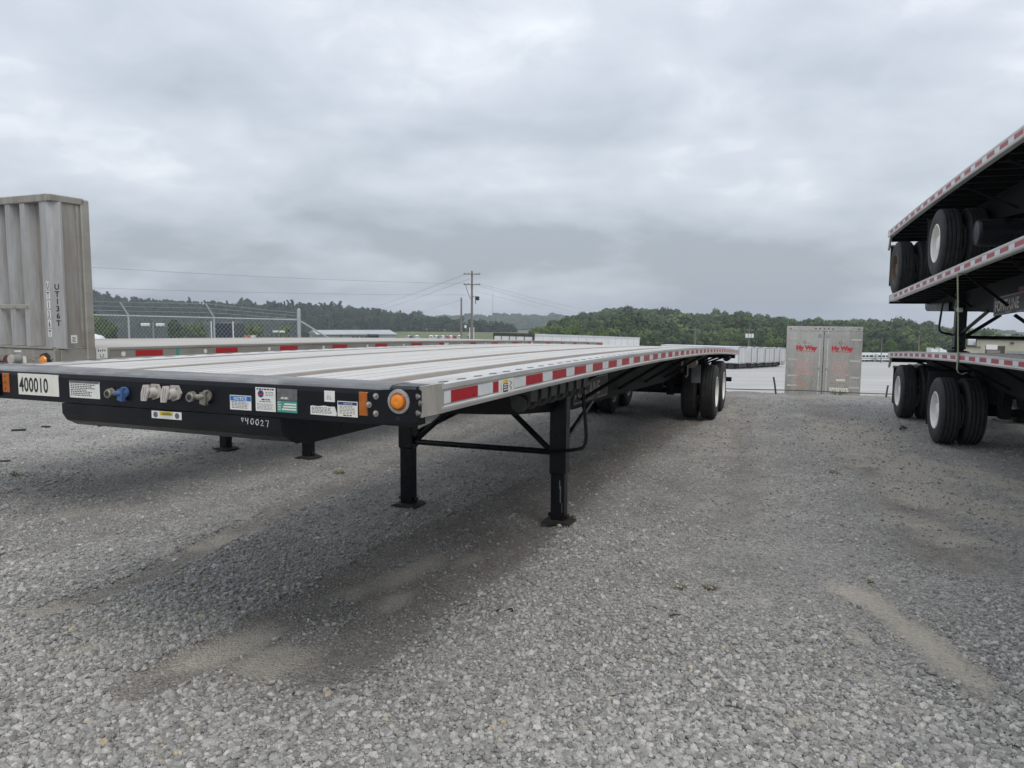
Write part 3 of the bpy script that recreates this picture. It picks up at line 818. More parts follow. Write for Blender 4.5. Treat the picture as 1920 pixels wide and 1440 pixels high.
# ------------------------------------------------------------------ the black trailer in the middle
my = .3716
zm = lambda y: 1.5633 - .0117 * (y - 1.2) - .0017 * (y - 1.2) ** 2 + .055
GT = 'flatbed trailers parked in the yard'
main, mdep, mslope = make_trailer('flatbed_trailer', place((.0731, 3.9704), my, -1.295, -1.2), -my, 15.72, zm,
    'long black flatbed trailer numbered 400010 standing on its landing legs in mid yard', GT,
    tape0=1.2, axles=(11.51, 12.80), wheelz=(.5, .5),
    legs=dict(y=3.88, ground=0, xr=.645, xl=-.93, zo_r=.46, zo_l=.585), n=34)
MB().box(1.2944, 1.2962, .212, .2845, zm(.25) - .0804, zm(.25) - .0296).build('white_reflector', mt['white_tape'], main)
# the first stretch of tape is cut off by a hook warning label
zl = zm(.93) - .058
lab = MB().box(1.2975, 1.299, .812, 1.014, zl - .033, zl + .033).build('warning_label', mt['white'], main)
b = MB().box(1.2992, 1.2996, .868, .932, zl - .031, zl + .012); b.build('label_panel', mt['ink'], lab)
b = MB().box(1.2992, 1.2996, .868, .932, zl + .014, zl + .031); b.build('label_header', mt['yellow'], lab)
b = MB()
for k in range(3): b.box(1.2997, 1.2999, .876, .926 - .006 * (k % 2), zl - .022 + k * .012, zl - .016 + k * .012)
b.build('label_printing', mt['white'], lab)
b = MB().tube([(1.2994, .968 + .014 * sin(a * 2.2), zl - .024 + a * .009) for a in np.linspace(0, 5.4, 16)], .0016, 5); b.build('hook_drawing', mt['gladred'], lab)
b = MB().tube([(1.2994, .84 + .006 * sin(a * 3), zl - .022 + a * .009) for a in np.linspace(0, 5, 12)], .0012, 5); b.build('hook_drawing', mt['greyink'], lab)

def sticker(name, x0, x1, z0, z1, mat, yf=-.0012, parent=main):
    return MB().box(x0, x1, yf, .002, z0, z1).build(name, mat, parent)
def printing(parent, x0, x1, z0, z1, rows, mat, yf, ragged=.3, th=.42, seed=1):
    rr = random.Random(seed); b = MB(); h = (z1 - z0) / rows
    for k in range(rows):
        zt = z1 - h * k; x = x0; xe = x1 - (x1 - x0) * rr.random() * ragged
        while x < xe:
            wl = rr.uniform(.006, .016); b.box(x, min(x + wl, xe), yf - .0004, yf, zt - h * th, zt); x += wl + .004
    return b.build('printing', mat, parent)
Y0 = -.0012
# bumper face lettering and labels
p = sticker('number_plate', -.950, -.668, 1.506, 1.611, mt['cream'])
put_text('number', '400010', .098, mt['ink'], p, Matrix.Translation((-.942, Y0 - .0006, 1.523)) @ FRONT, sx=.66, bold=.0022, space=1.05)
p = sticker('label', -.594, -.397, 1.508, 1.588, mt['white']); printing(p, -.586, -.405, 1.514, 1.574, 7, mt['ink'], Y0, .45, .5, 3)
MB().box(-.592, -.399, Y0 - .0005, Y0, 1.578, 1.590).build('worn_band', mt['greyplate'], p)
p = sticker('notice_label', .375, .489, 1.502, 1.565, mt['white'])
MB().box(.378, .488, Y0 - .0004, Y0, 1.541, 1.562).build('header', mt['blue'], p)
put_text('heading', 'NOTICE', .0195, mt['white'], p, Matrix.Translation((.396, Y0 - .0009, 1.5445)) @ FRONT, bold=.0004)
printing(p, .385, .478, 1.506, 1.538, 5, mt['greyink'], Y0, .3, .45, 5)
p = sticker('inspection_label', .513, .617, 1.503, 1.604, mt['white'])
printing(p, .520, .610, 1.590, 1.600, 1, mt['ink'], Y0, 0, .6, 7)
MB().lathe([(Y0 - .0004, .0001), (Y0 - .0004, .0155), (Y0, .0155)], 20, 'y', (.541, 0, 1.577)).build('round_emblem', mt['navy'], p)
MB().box(.528, .555, Y0 - .0008, Y0 - .0004, 1.571, 1.577).build('emblem_stripe', mt['mywayred'], p)
printing(p, .566, .608, 1.566, 1.586, 3, mt['greyink'], Y0, .1, .4, 9)
printing(p, .545, .587, 1.548, 1.556, 1, mt['ink'], Y0, 0, .7, 8); printing(p, .532, .598, 1.541, 1.546, 1, mt['ink'], Y0, 0, .6, 11)
printing(p, .520, .610, 1.507, 1.535, 5, mt['greyink'], Y0, .2, .35, 13)
p = sticker('registration_label', .625, .726, 1.504, 1.552, mt['green'])
b = MB()
for k in range(3): b.box(.650 + .006 * k, .722, Y0 - .0005, Y0, 1.514 + k * .011, 1.5205 + k * .011)
b.build('blank_field', mt['cream'], p); printing(p, .629, .647, 1.508, 1.548, 4, mt['cream'], Y0, .3, .35, 15)
p = sticker('worn_label', .626, .727, 1.5545, 1.603, mt['greyplate']); printing(p, .645, .69, 1.557, 1.568, 1, mt['chalk'], Y0, .3, .7, 17)
p = sticker('small_label', .862, .912, 1.560, 1.605, mt['white']); printing(p, .874, .902, 1.567, 1.585, 4, mt['greyink'], Y0, .5, .4, 19)
pt = [(.793, 1.504), (.919, 1.503), (.921, 1.512), (.911, 1.541), (.885, 1.540), (.86, 1.543), (.83, 1.539), (.80, 1.541), (.793, 1.538)]
p = MB().prism(pt, Y0, .002, 'y').build('torn_label', mt['white'], main); printing(p, .80, .90, 1.508, 1.535, 5, mt['ink'], Y0, .25, .4, 21)
p = sticker('notice_label', .925, 1.020, 1.503, 1.566, mt['cream'])
MB().box(.928, 1.017, Y0 - .0004, Y0, 1.551, 1.563).build('header', mt['navy'], p)
put_text('heading', 'NOTICE', .0115, mt['white'], p, Matrix.Translation((.954, Y0 - .0009, 1.553)) @ FRONT, shear=.2)
printing(p, .935, 1.010, 1.512, 1.547, 6, mt['greyink'], Y0, .15, .4, 23); printing(p, .952, .992, 1.505, 1.511, 1, mt['ink'], Y0, 0, .7, 24)
for x0, x1 in ((1.028, 1.070), (-1.060, -1.013)):
    p = MB().bbox(x0, x1, -.005, .002, 1.512, 1.608, .002).build('side_reflector', mt['orange'], main)
    if x0 < 0:
        for dz in (.018, .05, .08): MB().lathe([(-.0058, .0045), (-.005, .0045)], 8, 'y', (x0 + .02, 0, 1.512 + dz)).build('rivet', mt['ink'], p)
p = sticker('caution_label', -.071, .105, 1.439, 1.473, mt['white'], yf=-.0078)
MB().box(-.022, .056, -.0084, -.0078, 1.454, 1.471).build('header', mt['yellow'], p)
put_text('heading', 'CAUTION', .0125, mt['ink'], p, Matrix.Translation((-.010, -.0088, 1.4575)) @ FRONT, bold=.0003)
for cx_ in (-.047, .080):
    b = MB().lathe([(-.0082, .011), (-.0082, .0135), (-.0078, .0135)], 16, 'y', (cx_, 0, 1.456)); b.box(cx_ - .004, cx_ + .001, -.0082, -.0078, 1.448, 1.464); b.build('pictogram', mt['greyink'], p)
# chalk number on the ramp
b = MB()
def chalk(pts): b.tube([(x, -.0075, z) for x, z in pts], .0016, 5)
cz, ch = 1.446, .024
def dig(x, d):
    sh = {'4': [(.0, 1.0), (.1, .45), (.75, .5)], '4b': [(.75, 1.0), (.6, -.1)], '0': [(.5 + .42 * cos(a), .5 + .5 * sin(a)) for a in np.linspace(.6, 6.6, 12)],
          '2': [(.05, .75), (.35, 1.0), (.7, .8), (.6, .5), (.0, .0), (.85, .05)], '7': [(.0, 1.0), (.85, 1.05), (.45, -.1)]}[d]
    chalk([(x + u * .018, cz - (x - .46) * .06 + v * ch) for u, v in sh])
chalk([(.440, cz + .022), (.446, cz + .006), (.452, cz + .022), (.440, cz + .022)])
for k, d in enumerate(('4', '0', '0', '2', '7')):
    dig(.462 + k * .0265, d)
    if d == '4': dig(.462 + k * .0265, '4b')
b.build('chalk_number', mt['chalk'], main)
# gladhands and sockets on the bumper
def gladhand(x, z, m, flip=1):
    g = MB().lathe([(0, .026), (-.010, .026), (-.013, .018), (-.022, .014)], 16, 'y', (x + .03 * flip, 0, z + .004)).build('gladhand', mt[m], main)
    b = MB().tube([(x + .03 * flip, -.012, z + .004), (x + .024 * flip, -.028, z + .002), (x + .006 * flip, -.034, z)], [.013, .012, .012], 10)
    b.prism([(x + .046 * flip, z + .026), (x + .012 * flip, z + .020), (x + .010 * flip, z - .030), (x + .040 * flip, z - .036)], -.030, -.010, 'y')
    b.build('gladhand_body', mt[m], g)
    MB().lathe([(0, .020), (-.014, .021), (-.018, .019), (-.018, .011), (-.010, .010), (-.010, .0001)], 18, 'y', (x - .030 * flip, -.030, z - .002)).build('coupling_face', mt['brassy'], g)
    MB().lathe([(0, .012), (-.0135, .012), (-.0135, .0001)], 14, 'y', (x - .030 * flip, -.0355, z - .002)).build('rubber_seal', mt['rubber'], g)
    MB().tube([(x - .03 * flip, -.024, z), (x + .004 * flip, -.028, z)], .012, 8).build('neck', mt['brassy'], g)
    MB().lathe([(0, .021), (-.020, .019)], 14, 'y', (x - .046 * flip, -.006, z + .001)).build('back_flange', mt['brassy'], g)
gladhand(-.266, 1.544, 'gladblue'); gladhand(.222, 1.551, 'brassy')
def socket(x, z, m):
    o = MB().prism([(x - .016, z + .038), (x + .026, z + .038), (x + .044, z + .004), (x + .030, z - .022), (x - .008, z - .034), (x - .026, z - .010)], -.009, 0, 'y').build('power_socket', mt[m], main)
    MB().lathe([(0, .025), (-.036, .021)], 14, 'y', (x + .002, -.008, z)).build('socket_barrel', mt[m], o)
    R_ = Matrix.Translation((x - .006, -.040, z + .030)) @ Matrix.Rotation(radians(-12), 4, 'X') @ Matrix.Rotation(radians(-8), 4, 'Z')
    MB().prism([(-.018, .006), (.018, .008), (.024, -.022), (.012, -.066), (-.018, -.066), (-.026, -.030)], -.008, 0, 'y', R_).build('socket_lid', mt[m], o)
    b = MB()
    for dx in (-.007, .007): b.box(dx - .0008, dx + .0008, -.0092, -.0078, -.060, -.004, R_)
    b.build('lid_rib', mt['greyink'], o)
    MB().lathe([(-.009, .005), (-.012, .004), (-.012, .0001)], 8, 'y', (x + .022, 0, z + .028)).build('screw', mt['steel'], o)
socket(-.052, 1.556, 'lightgrey'); socket(.064, 1.555, 'lightgrey')
# corner plate with its lamp and bolts
z0 = 1.5
plate = MB().prism([(1.072, 1.604), (1.143, 1.622), (1.274, 1.630), (1.274, 1.500), (1.213, 1.493), (1.153, 1.490), (1.078, 1.494)], -.012, -.0005, 'y')
plate.prism([(-.012, 1.630), (.010, 1.630), (.042, 1.618), (.042, 1.535), (.016, 1.508), (-.012, 1.498)], 1.2745, 1.2875, 'x')
plate = plate.build('corner_plate', mt['black'], main)
for x, z in ((1.113, 1.595), (1.081, 1.560), (1.112, 1.526)): link('bolt', bolt_mesh(.0085), plate, (x, -.012, z))
for y, z in ((.004, 1.600), (.024, 1.572), (.004, 1.535)): link('bolt', bolt_mesh(.008), plate, (1.2875, y, z), (0, 0, pi / 2))
MB().lathe([(-.0125, .0085), (-.0122, .0001)], 12, 'y', (1.211, 0, 1.512)).build('drain_hole', mt['ink'], plate)
lamp = MB().lathe([(-.0122, .049), (-.016, .048), (-.018, .036), (-.014, .034)], 32, 'y', (1.216, 0, 1.579)).build('marker_lamp', mt['steel'], main)
MB().lathe([(-.014, .0355), (-.022, .0345), (-.026, .029), (-.025, .028)], 32, 'y', (1.216, 0, 1.579)).build('lens_rim', mt['amberdark'], lamp)
MB().lathe([(-.0245, .0285), (-.030, .026), (-.033, .018), (-.0335, .010), (-.032, .0001)], 28, 'y', (1.216, 0, 1.579)).build('lens', mt['amber'], lamp)
for a in (0, 2.1, 4.2): MB().lathe([(-.0175, .0042), (-.0195, .003), (-.0195, .0001)], 8, 'y', (1.216 + .0425 * sin(a + pi), 0, 1.579 + .0425 * cos(a + pi))).build('screw', mt['steel'], lamp)
plate2 = MB().prism([(-1.075, 1.604), (-1.143, 1.622), (-1.274, 1.630), (-1.274, 1.500), (-1.213, 1.493), (-1.153, 1.490), (-1.078, 1.494)], -.012, -.0005, 'y').build('corner_plate', mt['black'], main)
for x, z in ((-1.113, 1.595), (-1.081, 1.560), (-1.112, 1.526)): link('bolt', bolt_mesh(.0085), plate2, (x, -.012, z))
lamp2 = MB().lathe([(-.0122, .049), (-.016, .048), (-.018, .036), (-.014, .034)], 32, 'y', (-1.216, 0, 1.579)).build('marker_lamp', mt['steel'], main)
MB().lathe([(-.014, .0355), (-.026, .03), (-.033, .018), (-.0335, .0001)], 28, 'y', (-1.216, 0, 1.579)).build('lens', mt['amber'], lamp2)
for (x0, x1, zz0, zz1) in ((.672, .682, .20, .36), (.664, .673, .33, .41), (.69, .694, .11, .2)): MB().box(x0, x1, 3.8203, 3.823, zz0, zz1).build('paint_scrape', mt['greyink'], main)
# winches stowed under the right rail
for k in range(7):
    y = 1.46 + k * .182
    link('strap_winch', winch_mesh(), main, (1.19, y, zm(y) - .119), (mslope(y), 0, 0))
def brand_panel(parent, x, y0, zf, zb, dpt):
    """brand lettering on the beam, in a thin frame"""
    sl_ = atan((zf(y0 + 1) - zf(y0)) / 1.0)
    T = Matrix.Translation((x, y0, zb)) @ Matrix.Rotation(sl_, 4, 'X')
    p = MB().box(0, .002, -.06, 1.30, -.045, .215, T).build('brand_panel', mt['ink'], parent)
    fr = MB()
    for a in ((-.05, 1.29, .195, .20), (-.05, -.045, -.03, .20), (1.285, 1.29, -.03, .20), (-.05, .40, -.03, -.025), (.86, 1.29, -.03, -.025)): fr.box(.002, .0028, a[0], a[1], a[2], a[3], T)
    fr.build('frame_line', mt['lightgrey'], p)
    put_text('brand_lettering', 'FONTAINE', .20, mt['lightgrey'], p, T @ Matrix.Translation((.003, -.01, .015)) @ RIGHT, sx=.98, bold=.004)
    put_text('brand_lettering', 'INFINITY', .05, mt['lightgrey'], p, T @ Matrix.Translation((.003, .44, -.036)) @ RIGHT, sx=1.2)
brand_panel(main, .608, 4.48, zm, zm(4.4) - .50, .58)
# bits ahead of the wheels
yq = 10.75
MB().box(.885, 1.045, yq, yq + .012, .72, 1.04).build('splash_guard', mt['greyflap'], main)
MB().lathe([(-.02, .02), (0, .09), (.16, .095), (.18, .02)], 18, 'y', (.90, yq - .18, 1.08)).build('brake_chamber', mt['brassy'], main)
MB().tube([(.80, yq - .55, 1.28), (.80, yq - .55, 1.06), (.80, yq - .55, 1.02)], .018, 6).build('hanging_strap', mt['lightgrey'], main)
MB().bbox(.775, .825, yq - .57, yq - .53, .94, 1.02, .008).build('strap_hook', mt['gladred'], main)
MB().tube([(.86, yq - .3, 1.1), (.86, yq - .3, .88), (.84, yq - .3, .84), (.82, yq - .3, .87)], .014, 6).build('hanging_hook', mt['steel'], main)
MB().lathe([(0, .07), (.5, .07)], 14, 'y', (1.08, 15.05, zm(15.2) - .20)).build('dock_roller', mt['rubber'], main)

# ------------------------------------------------------------------ the stack of three trailers on the right
by, mdy, ty = .3082, .3051, .3028
zb = lambda y: (lambda s: 1.4319 - .0221 * s - .0022 * s * s + .055)(y + 7.58 - 14.63)
zt = lambda y: (lambda s: 3.7833 - .0229 * s - .0023 * s * s + .055)(y + 7.10 - 14.63)
zmid = lambda y: (lambda s: 2.6492 - .0558 * s - .0002 * s * s + .055)(7.06 - y)
GS = 'flatbed trailers piled in the stack of three'
sfb, sft = 7.58 - 14.63, 7.10 - 14.63
stack_b, bdep, bsl = make_trailer('flatbed_trailer', place((5.2798, 7.7163), by, 1.295, sfb), -by, 14.63, zb,
    'lowest flatbed of the stack of three, standing on the gravel on white wheels', GS, tape0=(0 - REDL) - sfb, sides=(-1, 1), redmat='redfade',
    axles=(3.66 - sfb, 6.63 - sfb), wheelz=(.5, .5), detail_side=-1, legs=dict(y=3.9, ground=0, xr=.645, xl=-.645, zo_r=.5, zo_l=.5))
stack_t, tdep, tsl = make_trailer('flatbed_trailer', place((5.2213, 7.9473), ty, 1.295, sft), -ty, 14.63, zt,
    'topmost flatbed of the stack of three, one rusty rim on its last axle', GS, tape0=(0 - REDL) - sft, sides=(-1, 1), redmat='redfade',
    axles=(3.37 - sft, 6.45 - sft), wheelz=(2.995, 2.80), detail_side=-1, rims=('rim', 'rust'), legs=dict(y=4.1, ground=zmid(7.06 - (4.1 + sft)) + .004, xr=.645, xl=-.645, zo_r=3.42, zo_l=3.42))
stack_m, smdep, smsl = make_trailer('flatbed_trailer', place((5.1205, 7.6676), mdy, 1.295, 7.06), pi - mdy, 14.63, zmid,
    'middle flatbed of the stack of three, its landing legs on the lowest deck', GS, tape0=7.06 - 0, sides=(1, -1), redmat='redfade',
    axles=(10.8, 13.6), wheelz=(zb(7.06 - 10.8 - sfb) + .505, zb(7.06 - 13.6 - sfb) + .505), legs=dict(y=2.52, ground=zb(4.54 - sfb) + .006, xr=.645, xl=-.645, bar=.86, zo_r=1.40, zo_l=1.40))
brand_panel(stack_m, .608, 4.09, zmid, 1.972, .58)
MB().box(.609, .612, 4.98, 5.75, 2.24, 2.30).build('lamp_strip', mt['gladred'], stack_m)
for tr_, z_, ax, zz in ((stack_b, zb, (3.66 - sfb, 6.63 - sfb), (.5, .5)), (stack_t, zt, (3.37 - sft, 6.45 - sft), (2.995, 2.80))):
    for k, ya in enumerate(ax):
        for s in (-1, 1):
            zt0 = z_(ya + .6) - .30
            fl = MB().bbox(s * 1.24 - .30 - s * .30, s * 1.24 + .30 - s * .30, ya + .60, ya + .612, zz[k] - .30, zt0, .004).build('mud_flap', mt['flap'], tr_)
            MB().box(s * .94 - .31, s * .94 + .31, ya + .613, ya + .64, zt0 - .02, zt0 + .03).build('flap_hanger', mt['lightgrey' if k == 1 else 'blackdull'], fl)
for s in (-1,):
    MB().tube([(s * 1.27, 14.45, zt(14.4) - .13), (s * 1.265, 14.62, zt(14.6) - .36)], .022, 6).build('corner_bracket', mt['lightgrey'], stack_t)
    MB().tube([(s * 1.27, 14.45, zb(14.4) - .13), (s * 1.265, 14.62, zb(14.6) - .30)], .022, 6).build('corner_bracket', mt['lightgrey'], stack_b)
MB().lathe([(-.5, .03), (-.48, .16), (-.45, .18), (.45, .18), (.48, .16), (.5, .03)], 20, 'x', (-.55, 2.2 - sft, 3.02)).build('air_tank', mt['black'], stack_t)
# webbing strap tying middle and lowest trailer
st0 = place((5.1205, 7.6676), mdy, -.012, 2.07); st1 = place((5.2798, 7.7163), by, -.016, 2.30)
l2 = Vector((cos(by), -sin(by), 0)); d2 = Vector((sin(by), cos(by), 0))
zr0 = zmid(7.06 - 2.07); zr1 = zb(2.3 - sfb)
path = [st0 + l2 * .10 + Vector((0, 0, zr0 - .13)), st0 + Vector((0, 0, zr0 - .115)), (st0 + st1) / 2 + Vector((0, 0, (zr0 + zr1) / 2)), st1 + Vector((0, 0, zr1 + .01)), st1 + Vector((0, 0, zr1 - .12)),
        st1 + Vector((0, 0, zr1 - .215)), st1 + l2 * .02 + Vector((0, 0, zr1 - .255)), st1 + l2 * .06 + Vector((0, 0, zr1 - .275)), st1 + l2 * .12 + Vector((0, 0, zr1 - .25))]
base = st1.copy(); base.z = 0
strap = empty('tie_strap', base, 0, 'olive webbing strap tied upright between the middle and lowest trailers of the stack', 'strap')
b = MB(); vs_, fs_ = [], []
for i, q in enumerate(path):
    t_ = (path[min(i + 1, len(path) - 1)] - path[max(i - 1, 0)]).normalized(); nrm = d2.cross(t_).normalized()
    for a, c in ((-1, -1), (1, -1), (1, 1), (-1, 1)): vs_.append(q - base + d2 * (.034 * a) + nrm * (.002 * c))
for i in range(len(path) - 1):
    for k in range(4): fs_.append((i * 4 + k, i * 4 + (k + 1) % 4, i * 4 + 4 + (k + 1) % 4, i * 4 + 4 + k))
b.add([tuple(q) for q in vs_], fs_); b.build('webbing', mt['strap'], strap)
MB().bbox(-.03, .03, -.03, .03, -.03, .03, .008, Matrix.Translation(path[2] - base + l2 * .02)).build('buckle', mt['steel'], strap)

# ------------------------------------------------------------------ the aluminium trailer with its bulkhead on the left
t2y = .4121
z2 = lambda y: (lambda s: 1.5458 - .0163 * s - .001 * s * s + .055)(y - .72)
t2, t2dep, t2sl = make_trailer('flatbed_trailer', place((-3.3481, 6.5761), t2y, -1.295, -.72), -t2y, 15.08, z2,
    'old aluminium flatbed with a tall ribbed bulkhead at its front, left of the black trailer', GT,
    axles=(11.2, 12.5), wheelz=(.5, .5), style='old', wood=True, planks='plankold', bumper=None, tank=True,
    legs=dict(y=3.80, ground=0, xr=.68, xl=-.75, zo_r=.55, zo_l=.55), n=30)
reds = [(.003, .295), (.934, 1.23), (1.871, 2.167), (2.815, 3.113), (3.744, 4.029), (4.677, 4.975), (5.497, 5.66), (6.578, 6.795), (7.434, 7.71), (8.347, 8.627), (9.15, 9.295), (10.167, 10.448), (11.07, 11.33), (11.97, 12.2), (12.99, 13.21), (13.8, 14.33)]
for (a, b_) in reds:
    y = a + .72; Lk = b_ - a
    MB().box(1.2957, 1.2970, 0, Lk, -.026, .026).build('red_reflector', mt['redworn'], t2, (0, y, z2(y) - .055)).rotation_euler = (atan((z2(y + Lk) - z2(y)) / Lk), 0, 0)
for y, wd in ((6.385, .14), (10.02, .12), (5.52 + .72 + .17, .0)):
    if wd: MB().box(1.2957, 1.2968, y, y + wd, z2(y) - .08, z2(y) - .03).build('white_reflector', mt['white_tape'], t2)
for y in (.60, 1.42 + .1, 2.42, 3.36, 4.28, 5.18, 7.0, 7.9, 8.8, 9.6):
    MB().lathe([(1.2957, .022), (1.2966, .022)], 12, 'x', (0, y, z2(y) - .058)).build('round_sticker', mt['white'], t2)
MB().box(1.2957, 1.2965, 1.165, 1.20, z2(1.2) - .085, z2(1.2) - .02).build('green_strip', mt['green'], t2)
MB().bbox(-1.29, 1.29, -.02, .24, z2(0) - .165, z2(0) - .002, .006).build('front_bumper', mt['oldalu'], t2)
MB().bbox(1.292, 1.302, .03, .47, z2(.2) - .135, z2(.2) - .004, .003).build('corner_casting', mt['oldrail'], t2)
p = MB().box(1.302, 1.3035, .335, .44, z2(.4) - .09, z2(.4) + .0).build('hook_label', mt['white'], t2)
b = MB(); b.tube([(1.3038, .385 + .016 * cos(a), z2(.4) - .062 + .016 * sin(a)) for a in np.linspace(2.4, 7.0, 12)], .003, 5)
for k in range(4): b.box(1.3035, 1.3039, .35 + k * .02, .362 + k * .02, z2(.4) - .03, z2(.4) - .01 - .004 * (k % 2))
b.build('hook_drawing', mt['greyink'], p)
MB().lathe([(1.302, .022), (1.310, .020), (1.310, .0001)], 12, 'x', (0, .27, z2(.3) - .075)).build('side_plug', mt['rubber'], t2)
# bulkhead
zd, ztop = z2(0) + .003, 2.83
bh = MB().prism([(.06, zd), (.085, zd), (.085, ztop - .03), (.06, ztop - .03)], -1.28, 1.28, 'x')
ribs = []
bh = bh.build('bulkhead_panel', mt['oldalu'], t2)
xr = .769
for k in range(-7, 4):
    x0 = .745 + (k - 1) * .182
    if x0 > .95: continue
    b = MB().prism([(x0, .06), (x0 + .022, -.012), (x0 + .080, -.012), (x0 + .112, .06)], zd + .015, ztop - .06, 'z')
    b.build('bulkhead_rib', mt['ribalu'], t2)
b = MB().prism([(1.175, .06), (1.187, -.012), (1.270, -.012), (1.322, .062), (1.322, .078), (1.28, .07)], zd, ztop - .055, 'z'); b.build('corner_post', mt['ribalu'], t2)
b = MB().prism([(-1.175, .06), (-1.187, -.012), (-1.270, -.012), (-1.322, .062), (-1.322, .078), (-1.28, .07)], zd, ztop - .055, 'z'); b.build('corner_post', mt['ribalu'], t2)
for s in (1, -1):
    MB().box(s * 1.300 - .006, s * 1.300 + .006, .076, .27, zd, ztop - .055).build('bulkhead_return', mt['oldalu'], t2)
    b = MB().prism([(.235, -.0), (.25, -.0), (.25, .012), (.235, .012)], 0, 1, 'x') if False else MB()
    b.box(s * 1.309 - .006, s * 1.309 + .006, .205, .222, zd + .01, ztop - .07)
    b.bbox(s * 1.30 - .022, s * 1.30 + .022, .245, .32, z2(.3) - .10, ztop - .012, .008); b.build('rear_post', mt['oldrail'], t2)
b = MB().bbox(-1.285, 1.285, -.022, .09, ztop - .06, ztop, .006); b.build('top_rail', mt['oldalu'], t2)
for s in (1, -1): MB().bbox(s * 1.30 - .022, s * 1.30 + .022, -.02, .275, ztop - .058, ztop - .003, .006).build('top_rail', mt['oldalu'], t2)
MB().bbox(-1.0, 1.006, -.016, -.002, 1.93, 1.967, .003).build('mounting_bar', mt['oldrail'], t2)
for x in (-.9, .82, .98): MB().lathe([(-.016, .008), (-.022, .007), (-.022, .0001)], 8, 'y', (x, 0, 1.949)).build('rivet', mt['steel'], t2)
MB().box(-1.28, 1.28, -.028, .058, zd - .002, zd + .012).build('sill_strip', mt['oldrail'], t2)
zz = 2.126
for k, chh in enumerate('UT136T'):
    zc_ = 2.118 - k * .0755
    p = MB().box(1.222, 1.262, -.0137, -.0122, zc_ - .033, zc_ + .030).build('letter_plate', mt['white'], t2)
    put_text('letter', chh, .070, mt['ink'], p, Matrix.Translation((1.242, -.0143, zc_ - .0275)) @ FRONT, sx=.60, bold=.0022, align='CENTER')
for k, chh in enumerate('UT136T'):
    zc_ = 2.105 - k * .0575
    Tm = Matrix.Translation((1.2968, .0238, zc_ - .02)) @ Matrix.Rotation(radians(54.9), 4, 'Z') @ FRONT
    put_text('letter', chh, .062, mt['ink'], t2, Tm, sx=.8, bold=.0014, align='CENTER')
p = MB().box(1.306, 1.3075, .115, .168, zd + .04, zd + .105).build('label', mt['white'], t2)
b = MB()
for k in range(4): b.box(1.3075, 1.3080, .125, .158 - .006 * (k % 2), zd + .05 + k * .011, zd + .056 + k * .011)
b.build('printing', mt['greyink'], p)
lp = MB().lathe([(-.0205, .062), (-.04, .058), (-.044, .042)], 28, 'y', (1.19, 0, 1.518)).build('marker_lamp', mt['rubber'], t2)
MB().lathe([(-.040, .044), (-.056, .035), (-.06, .02), (-.06, .0001)], 24, 'y', (1.19, 0, 1.518)).build('lens', mt['amber'], lp)
gl = MB().lathe([(-.02, .03), (-.06, .032), (-.068, .028), (-.068, .016), (-.055, .015), (-.055, .0001)], 18, 'y', (.63, 0, 1.515)).build('gladhand', mt['brassy'], t2)
MB().bbox(.66, .70, -.06, -.02, 1.50, 1.53, .006).build('neck', mt['brassy'], gl); MB().lathe([(-.02, .034), (-.05, .03), (-.05, .0001)], 16, 'y', (.735, 0, 1.52)).build('coupling_face', mt['gladred'], gl)
so = MB().lathe([(-.02, .04), (-.075, .037)], 16, 'y', (.85, 0, 1.52)).build('power_socket', mt['vangrey'], t2)
MB().lathe([(-.075, .04), (-.085, .038), (-.085, .0001)], 16, 'y', (.842, 0, 1.52)).build('socket_lid', mt['lightgrey'], so)
MB().box(.905, .945, -.0215, -.0195, 1.49, 1.545).build('label', mt['white'], t2); MB().box(.80, .885, -.0215, -.0195, 1.576, 1.592).build('label', mt['white'], t2)
for x in (.99, 1.03, 1.07, 1.27, 1.10, 1.245): MB().lathe([(-.02, .009), (-.027, .007), (-.027, .0001)], 8, 'y', (x, 0, 1.50 + .06 * random.random())).build('rivet', mt['oldrail'], t2)

# ------------------------------------------------------------------ small things lying on the yard
def gpoint(x, y): return Vector((x, y, float(ground_z(np.array([x]), np.array([y]))[0])))
def litter(name, x, y, rz, shape, mat, label, cat):
    b = shape(MB()); o = b.build(name, mat, None, gpoint(x, y)); o.rotation_euler = (0, 0, rz); return tag(o, label, cat)
litter('rubber_strip', -7.84, 11.66, .35, lambda b: b.bbox(-.10, .10, -.016, .016, .0, .03, .005), mt['rubber'], 'longer black rubber strip lying on the gravel under the left end of the black bumper', 'rubber strip')
litter('rubber_strip', -7.62, 12.0, .05, lambda b: b.bbox(-.07, .07, -.018, .018, .0, .03, .005), mt['rubber'], 'shorter black rubber strip lying behind the longer one on the gravel', 'rubber strip')
litter('rubber_strip', -6.45, 9.25, .3, lambda b: b.bbox(-.12, .09, -.02, .018, .0, .02, .005), mt['rubber'], 'black rubber scrap on the gravel at the left edge of the view', 'rubber strip')
litter('wire_scrap', -.04, 4.65, .1, lambda b: b.tube([(-.05, .0, .006), (-.03, .015, .012), (-.01, .004, .006), (.012, -.006, .008), (.03, .008, .014), (.052, .002, .018), (.056, -.01, .008), (.04, -.014, .006)], .005, 6), mt['ink'], 'twisted black wire scrap on the gravel in front of the landing legs', 'wire scrap')
litter('twig', 1.05, 4.57, .2, lambda b: b.tube([(-.035, 0, .01), (0, .006, .016), (.04, .0, .012)], [.005, .006, .003], 6), mt['interior'], 'small brown twig lying on the light gravel', 'twig')
litter('twig', 6.67, 12.48, .5, lambda b: b.tube([(-.10, 0, .02), (-.03, .02, .05), (.02, -.01, .03), (.12, .02, .02)], [.02, .035, .02, .01], 6), mt['rust'], 'dark clod with a twig between the yard edge and the stacked trailers', 'twig')
